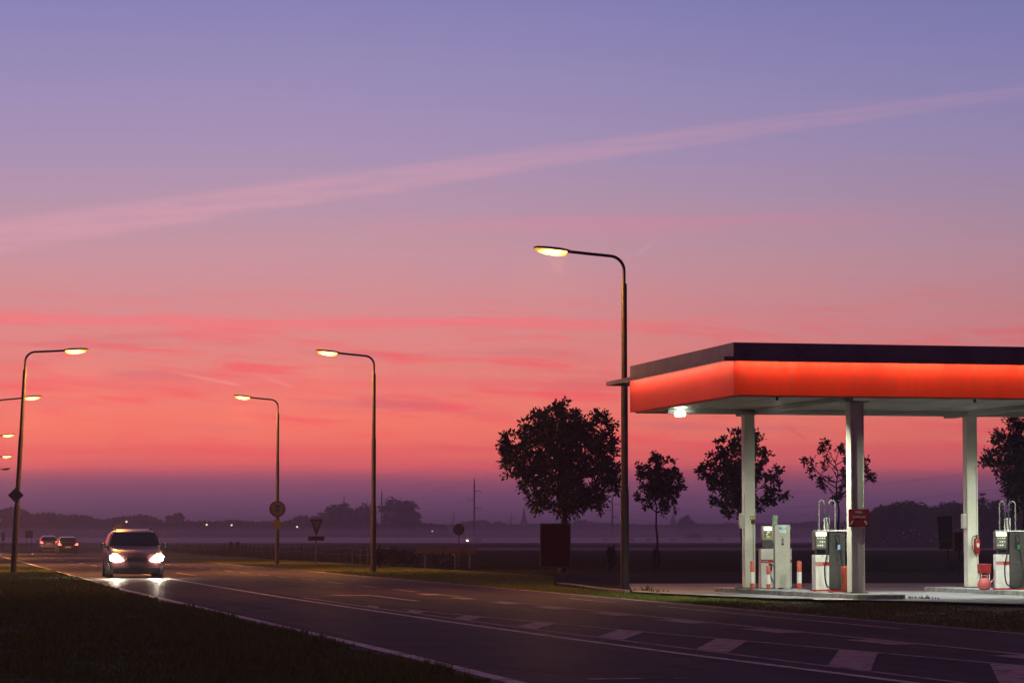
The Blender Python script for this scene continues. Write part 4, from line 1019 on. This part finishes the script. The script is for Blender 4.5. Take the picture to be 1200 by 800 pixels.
def column(p, a, label, h=ZS - .085, z=0.16):
    r = empty('column', (p.x, p.y, z), CA, label, 'column', 'columns carrying the canopy')
    b = MB(); b.box((0, 0, (h - z) / 2 + .01), (a * .80, a * .92, h - z - .02)); b.build('shaft', 'column paint', r, bevel=.006)
    b = MB()
    for sx in (-1, 1): b.box((sx * (a / 2 - .012), 0, (h - z) / 2 + .01), (.024, a, h - z - .02))
    b.build('flange', 'column paint', r, bevel=.004)
    b = MB(); b.box((0, 0, .012), (a + .10, a + .10, .024)); b.build('base_plate', 'galvanised', r, bevel=.004)
    b = MB(); b.box((0, 0, h - z - .02 + .015), (a + .16, a + .16, .03)); b.build('cap', 'soffit', r, bevel=.004)
    return r
COL1, COL2, COL3, COL4 = cp(2.27, 6.36), cp(2.74, .62), cp(7.50, 6.36), cp(7.85, .62)
column(COL1, .235, 'left back canopy column with a yellow plate and cable on it')
column(COL2, .285, 'front canopy column carrying a red notice')
column(COL3, .25, 'right back canopy column with a fire extinguisher on it')
column(COL4, .285, 'front canopy column at the far right of the canopy')
def island(c, label_name, ln=9.2, w=1.1):
    axis = R(15.7); b = MB(); n = 8; P = []
    for i in range(n + 1): a = PI * i / n; P.append((w / 2 * math.cos(a), ln / 2 - w / 2 + w / 2 * math.sin(a)))
    for i in range(n + 1): a = PI + PI * i / n; P.append((w / 2 * math.cos(a), -ln / 2 + w / 2 + w / 2 * math.sin(a)))
    m = len(P)
    V = [(x, y, 0.058) for x, y in P] + [(x, y, .15) for x, y in P] + [(x * .94, y * .992, .16) for x, y in P]
    Fs = [(i, (i + 1) % m, m + (i + 1) % m, m + i) for i in range(m)] + [(m + i, m + (i + 1) % m, 2 * m + (i + 1) % m, 2 * m + i) for i in range(m)] + [tuple(range(2 * m, 3 * m))]
    b.add(V, Fs); o = b.build('pump_island', 'kerb stone', loc=(c.x, c.y, 0)); o.rotation_euler.z = axis
    return tag(o, kind='structure')
IA = Vector((6.18, 59.9, 0)); IB = Vector((11.0, 60.5, 0)); ZI = .16
island(IA, 'a', 9.0); island(IB, 'b', 9.0)

# flood lights under the canopy
def flood(p, rz, lens, label, w, tilt, e, colr, k=1.0, glare=False, cone=118):
    r = empty('flood_light', p, rz, label, 'flood light', 'flood lights under the canopy')
    b = MB(); b.prism([(-.16 * k, -.02), (.16 * k, -.02), (.13 * k, -.16 * k), (-.13 * k, -.16 * k)], -.10 * k, .02); b.build('housing', 'lamp housing', r, bevel=.006)
    b = MB(); b.box((0, -.108 * k, -.085 * k), ((.36 if glare else .22) * k, .012, (.115 if glare else .11) * k)); b.build('lens', lens, r, bevel=.045 * k if glare else .003)
    b = MB(); b.box((0, .0, .01), (.05, .05, .06)); b.build('bracket', 'galvanised', r)
    L = bpy.data.lights.new('flood', 'SPOT'); L.energy = e; L.color = colr; L.spot_size = R(cone); L.spot_blend = .8; L.shadow_soft_size = .01
    o = bpy.data.objects.new('flood_spot', L); col.objects.link(o); o.parent = r; o.location = (0, -.14 * k, -.14 * k); o.rotation_euler = (-R(tilt), 0, 0)
    return r
flood(cp(.72, 6.3, ZS - .06), R(-28), 'flood glare', 'dazzling white flood light under the left back corner of the canopy', .3, -8, 330, (.94, 1.0, .82), .66, True, 104)
flood(cp(4.55, 6.0, ZS - .09), R(30), 'flood lens blue', 'small bluish flood light just right of the front column', .3, 30, 700, (.70, .84, 1.0), .5)
flood(cp(9.6, 5.6, ZS - .09), R(-35), 'flood lens', 'unseen flood light added under the right back part of the canopy', .3, 35, 900, (.92, 1.0, .84), .8)  # extra lamp added beyond the right of the view, no source seen there
flood(cp(1.0, .30, ZS - .05), PI + R(-15), 'flood lens', 'flood light behind the left end of the front fascia, facing the pumps', .3, 30, 1100, (.96, 1.0, .80), .22)
flood(cp(5.2, .30, ZS - .05), PI, 'flood lens', 'flood light behind the middle of the front fascia, facing the pumps', .3, 30, 1000, (.96, 1.0, .84), .22)
flood(cp(9.8, .30, ZS - .05), PI, 'flood lens', 'flood light behind the right part of the front fascia, facing the pumps', .3, 30, 1000, (.96, 1.0, .84), .22)

# fuel pumps (gooseneck hose masts)
def pump(p, rz, label, nz):
    r = empty('fuel_pump', p, rz, label, 'fuel pump', 'fuel pumps with two hose masts')
    b = MB(); b.box((-.155, .02, .37), (.29, .44, .74)); cab = b.build('cabinet', 'white paint', r, bevel=.008)
    b = MB(); b.box((-.225, -.203, .555), (.15, .006, .075)); b.build('stripe_lettering', 'pump pink', cab)
    b = MB(); b.box((-.077, -.203, .555), (.135, .006, .075)); b.build('stripe', 'pump red', cab)
    b = MB(); b.box((-.155, -.2, .715), (.02, .01, .02)); b.build('lock', 'black', cab)
    b = MB(); b.box((-.155, .02, .79), (.18, .3, .10)); b.build('neck', 'black', r)
    b = MB(); b.box((-.17, .0, 1.035), (.27, .40, .39)); hd = b.build('display_head', 'grey cabinet', r, bevel=.02)
    b = MB(); b.box((-.175, -.206, 1.175), (.22, .012, .085)); b.build('display_light', 'display glow', hd, bevel=.002)
    b = MB(); b.box((-.175, -.206, 1.00), (.21, .012, .24)); b.build('display_panel', 'display panel', hd, bevel=.002)
    b = MB(); rg = random.Random(3)
    for rw in range(3):
        for cx in range(4):
            if rg.random() < .8: b.box((-.245 + cx * .046, -.215, 1.09 - rw * .075), (.03 * rg.uniform(.5, 1), .006, .035 * rg.uniform(.5, 1)))
    b.build('display_digits', 'display digit', hd)
    b = MB(); b.box((.165, .01, .61), (.33, .42, 1.22)); tw = b.build('nozzle_tower', 'grey cabinet', r, bevel=.008)
    b = MB(); b.prism([(.15, .60), (.21, .60), (.215, .57), (.18, .54), (.145, .57)], -.206, -.20); b.build('badge', 'galvanised', tw)
    b = MB(); b.box((.05, .0, 1.243), (.64, .46, .026)); b.build('top_plate', 'white paint', r, bevel=.004)
    b = MB(); b.box((-.02, -.02, 1.39), (.13, .012, .27)); nt_ = b.build('notice', 'paper', r)
    b = MB()
    for i in range(6): b.box((-.02 + (.01 if i % 2 else -.008), -.028, 1.48 - i * .035), (.09 - .02 * (i % 3), .003, .012))
    b.build('print', 'ink', nt_)
    for x0, x1, zb in ((-.19, -.08, 1.255), (.15, .02, 1.15)):
        pts = [(x0, -.05, zb), (x0, -.05, 1.80)]
        for i in range(7): a = PI * i / 6; pts.append(((x0 + x1) / 2 + (x0 - x1) / 2 * math.cos(a), -.05, 1.80 + .085 * math.sin(a)))
        b = MB(); b.tube(pts, .014, 8); b.build('hose_mast', 'mast paint', r, smooth=True)
        b = MB(); b.tube([(x1, -.05, 1.80), (x1 + (.01 if x1 < 0 else -.03), -.10, 1.45), (x1 + .02, -.24, 1.0)], .013, 6); b.build('hose', 'hose', r, smooth=True)
    b = MB(); b.box((.165, -.205, 1.02), (.10, .02, .28)); b.build('nozzle_holster', 'black', tw)
    b = MB(); b.tube([(.15, -.24, 1.12), (.17, -.26, 1.0), (.19, -.24, .92)], [.02, .026, .02], 8); b.box((.185, -.25, .90), (.05, .05, .10), mi=1); b.build('nozzle', ['black', nz], r)
    pts = [(.20, -.24, .90), (.25, -.25, .55), (.27, -.26, .25), (.20, -.26, .06), (.08, -.27, .03)]
    b = MB(); b.tube(bez(pts), .014, 6); b.build('hose', 'hose', r, smooth=True)
    pts = [(-.05, -.20, 1.25), (-.06, -.25, .80), (-.12, -.26, .45), (-.08, -.26, .12), (.08, -.26, .03)]
    b = MB(); b.tube(bez(pts), .014, 6); b.build('hose', 'hose', r, smooth=True)
    b = MB(); b.box((0, 0, -.0), (.68, .48, .03)); b.build('plinth', 'pump red', r)
    return r
def bez(P, n=24):
    P = [Vector(p) for p in P]; out = []
    P = [P[0]] + P + [P[-1]]
    for i in range(1, len(P) - 2):
        for j in range(n // 4):
            t = j / (n // 4); a, b_, c, d = P[i - 1:i + 3]
            out.append(0.5 * ((2 * b_) + (c - a) * t + (2 * a - 5 * b_ + 4 * c - d) * t * t + (3 * b_ - a - 3 * c + d) * t ** 3))
    out.append(P[-1]); return out
q = at(968, 59.3); pump(Vector((q.x, q.y, ZI + .015)), R(4), 'fuel pump with hose masts standing beside the front column', 'nozzle highlight')
q = at(1178.5, 61.2); pump(Vector((q.x, q.y, ZI + .015)), R(-3), 'fuel pump with hose masts at the right edge by the extinguisher column', 'nozzle green')
# older pump behind the payment terminal
q = at(908, 62.3); r = empty('low_fuel_pump', (q.x, q.y, ZI), R(3), 'low white fuel pump with a red stripe, half hidden by the payment terminal', 'fuel pump')
b = MB(); b.box((0, .2, .44), (.68, .42, .86)); cab = b.build('cabinet', 'white paint', r, bevel=.008)
b = MB(); b.box((0, -.014, .60), (.684, .006, .07)); b.build('stripe', 'pump red', cab)
b = MB()
for i in range(4): b.box((-.30 + i * .033, -.019, .60), (.02, .004, .025))
b.build('lettering', 'notice lettering', cab)
b = MB(); b.prism([(-.27, .87), (-.08, .87), (-.07, 1.06), (-.29, 1.06)], .05, .30); b.build('neck', 'grey cabinet', r, bevel=.01)
b = MB(); b.box((-.175, .17, 1.215), (.245, .30, .31)); hd = b.build('display_head', 'beige cabinet', r, bevel=.015)
b = MB(); b.box((-.185, .014, 1.315), (.17, .012, .085)); b.build('display_light', 'display glow', hd, bevel=.002)
b = MB(); b.box((-.185, .014, 1.19), (.17, .012, .15)); b.build('display_panel', 'display panel', hd)
b = MB(); b.box((-.17, .006, 1.235), (.06, .006, .035)); b.box((-.20, .006, 1.19), (.04, .006, .03)); b.build('display_digits', 'display digit', hd)
b = MB(); b.box((-.175, .006, 1.135), (.09, .006, .04)); b.build('sticker', 'yellow sticker glow', hd)
b = MB(); b.tube(bez([(-.20, -.02, .50), (-.17, -.08, .35), (-.08, -.10, .15), (.08, -.12, .04)]), .014, 6); b.tube(bez([(-.17, -.02, .52), (-.05, -.06, .50), (.0, -.08, .3), (-.02, -.1, .1)]), .014, 6); b.build('hose', 'hose', r, smooth=True)
b = MB(); b.box((-.14, -.03, .47), (.07, .06, .16)); b.build('nozzle', 'black', r, bevel=.01)
q = at(915.3, 61.6); r = empty('payment_terminal', (q.x, q.y, ZI), R(3), 'tall beige payment terminal with a small blue and green sticker', 'payment terminal')
b = MB(); b.box((0, .12, .70), (.335, .26, 1.39)); b.box((0, -.015, 1.16), (.335, .02, .018)); bo = b.build('body', 'beige cabinet', r, bevel=.01)
b = MB(); b.box((0, -.013, 1.30), (.15, .006, .17)); st_ = b.build('sticker', 'sticker pale', r)
b = MB(); disc(b, .03, -.022, -.017, (-.045, 1.32), n=12); b.build('emblem', 'sticker blue', st_)
b = MB(); b.prism([(-.03, 1.285), (.07, 1.31), (.075, 1.33), (-.02, 1.30)], -.022, -.017); b.build('emblem', 'sticker green', st_)
b = MB(); disc(b, .028, -.03, -.009, (0, .975), n=14); b.build('slot', 'black', r)
b = MB(); b.box((0, -.02, 1.06), (.04, .02, .09)); b.build('card_reader', 'galvanised', r, bevel=.004)
q = at(906.5, 62.9); r = empty('price_board', (q.x, q.y, ZI + .9), R(3), 'narrow green striped price board above the payment terminal', 'price board')
b = MB(); b.prism([(-.07, .38), (.045, .38), (.065, .72), (-.045, .72)], 0, .02); b.build('panel', 'price green', r)
b = MB()
for i in range(5): b.box((0 - .004 + i * .006, -.004, .43 + i * .06), (.085, .006, .022))
b.build('price_strip', 'paper', r)
b = MB(); b.tube([(0, .03, 0), (0, .03, .6)], .012, 6); b.build('post', 'galvanised', r)
# bollards
def bollard(px, py_t, Y, label, w=.095):
    h = hz(py_t, Y) - ZI; p = at(px, Y, ZI); r = empty('bollard', p, 0, label, 'bollard', 'red and white bollards on the pump island')
    for nm, m_, a, c in (('red_band', 'bin red', 0, .22), ('white_band', 'white paint', .22, .62), ('red_band', 'bin red', .62, 1)):
        b = MB(); b.lathe([(w / 2, h * a + (0 if a == 0 else .0005)), (w / 2, h * c - (.02 if c == 1 else 0)), (w / 2 * (.7 if c == 1 else 1), h * c)], n=16); b.build(nm, m_, r, smooth=True)
bollard(879.8, 657, 60.8, 'red and white bollard in front of the left back column', .092)
bollard(898.5, 662, 61.3, 'red and white bollard standing before the low white pump', .09)
bollard(934.5, 657, 61.2, 'red and white bollard right of the payment terminal', .105)
# notice, boxes and fittings on the columns
def on_col(c, u, v, z, a): return Vector((c.x, c.y, z)) + E1 * u + E2 * (-a / 2 - v)
p = on_col(COL2, .01, .02, hz(606.5, 56.8), .285)
r = empty('red_notice', p, CA * .55, 'dark red notice with pale lettering fixed on the front column', 'notice sign')
b = MB(); b.box((0, 0, 0), (.415, .012, .36)); b.build('panel', 'notice red', r, bevel=.004)
def text(s, size, loc, parent, m, name='lettering'):
    cu = bpy.data.curves.new(name, 'FONT'); cu.body = s; cu.size = size; cu.align_x = 'CENTER'; cu.align_y = 'CENTER'; cu.extrude = .001
    t = bpy.data.objects.new('tmp', cu); col.objects.link(t); bpy.context.view_layer.update()
    me = bpy.data.meshes.new_from_object(t.evaluated_get(bpy.context.evaluated_depsgraph_get())); bpy.data.objects.remove(t)
    me.transform(Matrix.Rotation(PI / 2, 4, 'X')); me.materials.clear(); me.materials.append(M[m])
    o = bpy.data.objects.new(name, me); col.objects.link(o); o.parent = parent; o.location = loc; return o
text('DIESEL', .052, (0, -.010, .115), r, 'notice lettering'); text('+', .04, (0, -.010, .065), r, 'notice lettering'); text('AUTOGAS', .052, (0, -.010, .015), r, 'notice lettering')
b = MB(); b.box((-.145, -.009, -.095), (.026, .004, .085), tilt=('Y', R(28))); b.box((.145, -.009, -.095), (.026, .004, .085), tilt=('Y', R(-28))); b.build('arrow', 'notice lettering', r)
for (c, a, lab) in ((COL1, .235, 'pale box fixed to the left side of the left back column'), (COL3, .25, 'pale box fixed to the left side of the right back column')):
    r = empty('junction_box', Vector((c.x, c.y, hz(610, 62.5))) - E1 * (a / 2 + .05) - E2 * .03, CA, lab, 'box', 'pale boxes on the columns')
    b = MB(); b.box((0, 0, 0), (.085, .16, .33)); b.build('body', 'column paint', r, bevel=.01)
    b = MB(); b.box((0, -.083, 0), (.065, .006, .29)); b.build('cover', 'beige cabinet', r)
p = on_col(COL1, .055, .01, hz(606.5, 62), .235); r = empty('yellow_plate', p, CA, 'small yellow plate on the left back column', 'plate')
b = MB(); b.box((0, 0, 0), (.12, .01, .09)); b.build('panel', 'sign yellow', r, bevel=.003)
b = MB(); b.box((-.025, -.008, 0), (.035, .004, .04)); b.box((.03, -.008, 0), (.03, .004, .04)); b.build('print', 'paper', r)
p = on_col(COL1, .06, .03, hz(611, 62), .235); r = empty('call_point', p, CA, 'round black call point with a cable hanging down the left back column', 'call point')
b = MB(); b.lathe([(.005, -.05), (.038, -.035), (.048, 0), (.038, .035), (.005, .05)], n=14); b.build('body', 'black', r, smooth=True)
b = MB(); b.tube([(0, .01, -.03), (.004, .012, -.7), (-.005, .012, -1.30), (-.08, -.02, -1.47)], .006, 6); b.build('cable', 'hose', r)
# fire extinguisher
p = on_col(COL3, .055, .085, hz(649, 63), .25); r = empty('fire_extinguisher', p, CA, 'red fire extinguisher hanging on the right back column', 'fire extinguisher')
b = MB(); b.lathe([(.045, 0), (.065, .01), (.07, .04), (.07, .30), (.055, .35), (.022, .37)], n=18); b.build('cylinder', 'ext red', r, smooth=True)
b = MB(); b.tube([(0, 0, .36), (0, 0, .41)], .018, 8); b.box((.03, 0, .42), (.11, .03, .018)); b.build('valve', 'black', r)
b = MB(); b.tube(bez([(0, -.02, .39), (-.09, -.03, .40), (-.13, -.03, .28), (-.10, -.04, .08), (-.02, -.05, -.05)]), .009, 6); b.build('hose', 'hose', r, smooth=True)
b = MB(); b.box((0, -.071, .20), (.06, .006, .09)); b.build('label_patch', 'paper', r)
# red crate on a stand
p = at(1150, 61.4, ZI); r = empty('red_container', p, CA, 'red open container on a small white stand at the extinguisher column', 'container')
b = MB(); b.prism([(-.115, .34), (.115, .34), (.125, .55), (-.125, .55)], -.10, .10); b.build('tub', 'ext red', r, bevel=.01)
b = MB(); b.box((0, -.105, .535), (.262, .02, .02)); b.build('rim', 'bin red', r, bevel=.003)
for sx in (-1, 1):
    b = MB(); b.tube([(sx * .10, -.06, 0), (sx * .09, -.06, .34)], .012, 6); b.tube([(sx * .10, .06, 0), (sx * .09, .06, .34)], .012, 6); b.build('leg', 'white paint', r)
# watering can
p = at(1150, 60.6, ZI); r = empty('watering_can', p, R(5), 'round pink watering can with a spout in front of the red container', 'watering can')
b = MB(); b.lathe([(.09, 0), (.125, .03), (.135, .12), (.12, .20), (.08, .25), (.05, .262)], n=20); b.build('body', 'can pink', r, smooth=True)
b = MB(); b.tube([(.08, 0, .10), (.15, 0, .17), (.21, 0, .235)], [.028, .02, .014], 8); b.build('spout', 'can pink', r, smooth=True)
b = MB(); b.tube([(-.07, 0, .23), (-.05, 0, .30), (.02, 0, .31), (.07, 0, .24)], .012, 8); b.tube([(-.12, 0, .17), (-.155, 0, .12), (-.13, 0, .05)], .010, 8); b.build('handle', 'can pink', r, smooth=True)
# red bin behind the front column
p = at(990.5, 57.8, ZI); r = empty('red_bin', p, R(10), 'tall red bin partly hidden left of the front column', 'bin')
b = MB(); b.lathe([(.10, 0), (.115, .02), (.125, .50), (.13, .52), (.11, .53), (.10, .50)], n=18); b.build('body', 'bin red', r, smooth=True)
b = MB(); b.tube([(-.12, -.02, .02), (-.30, -.06, .02), (-.42, -.04, .02)], .016, 6); b.build('foot_bar', 'pump red', r)
# hose lying along the island
pts = []
for x, y, z in ((872, 687, ZI), (862, 690, ZI), (852, 693.5, .01), (846, 694.5, .01), (858, 692.5, .02), (876, 690.5, .10), (893, 688, ZI), (908, 687.5, ZI), (925, 688, ZI), (944, 687, ZI)):
    g_ = gp(x, y, z); pts.append((g_.x, g_.y, z + .016))
b = MB(); b.tube(bez(pts, 32), .015, 6)
tag(b.build('air_hose', 'hose', smooth=True), 'black hose lying looped over the island edge before the left back column', 'hose')
pts = []
for x, y in ((898, 686.8), (905, 689.2), (915, 689.8), (925, 689.3), (935, 688.3), (950, 690.2), (958, 686.5)):
    g_ = gp(x, y, ZI); pts.append((g_.x, g_.y, ZI + .016))
b = MB(); b.tube(bez(pts, 32), .013, 6)
tag(b.build('air_hose', 'hose', smooth=True), 'black hose trailing along the island past the payment terminal', 'hose')
b = MB(); pts = []
for i in range(40): a = i * .5; pts.append((.10 * math.cos(a) * (1 - i / 90), .07 * math.sin(a), .02 + i * .0015))
b.tube(pts, .012, 6); g_ = gp(913, 688.5, ZI); tag(b.build('hose_coil', 'white paint', smooth=True, loc=(g_.x, g_.y, ZI)), 'small pale coil at the foot of the payment terminal', 'coil')

# ---------------------------------------------------------------- the air
def volume(name, lo, hi, dens, c, label, ani=0.0):
    b = MB(); b.box([(a + d) / 2 for a, d in zip(lo, hi)], [d - a for a, d in zip(lo, hi)])
    m = bpy.data.materials.new(name); m.use_nodes = True; nt = m.node_tree; nt.nodes.clear()
    v = nt.nodes.new('ShaderNodeVolumePrincipled'); v.inputs['Density'].default_value = dens; v.inputs['Color'].default_value = (*c, 1); v.inputs['Anisotropy'].default_value = ani
    o_ = nt.nodes.new('ShaderNodeOutputMaterial'); nt.links.new(v.outputs[0], o_.inputs['Volume'])
    M[name] = m; o = b.build(name, name); return tag(o, label, kind='stuff')
volume('haze', (-7000, -400, -1.5), (7000, 15000, 27.0), HAZE_DENSITY, (.95, .82, .98), 'thin violet evening haze over the fields')
for lo_, hi_, dn, lab in (((-460, 800, .020), (560, 1120, 1.0), .006, 'lowest sheet of pale ground mist on the far meadow'), ((-450, 880, .024), (550, 1130, 1.7), .009, 'middle sheet of pale ground mist on the far meadow'), ((-470, 700, .028), (570, 1145, 4.5), .0010, 'upper thin veil of ground mist before the far woods'),):
    volume('ground_mist', lo_, hi_, dn, (1.0, .84, .90), lab)
volume('low_mist', (-8, 285, 0.02), (90, 325, 0.30), .010, (.97, .70, .74), 'thin patch of mist on the nearer meadow at right')
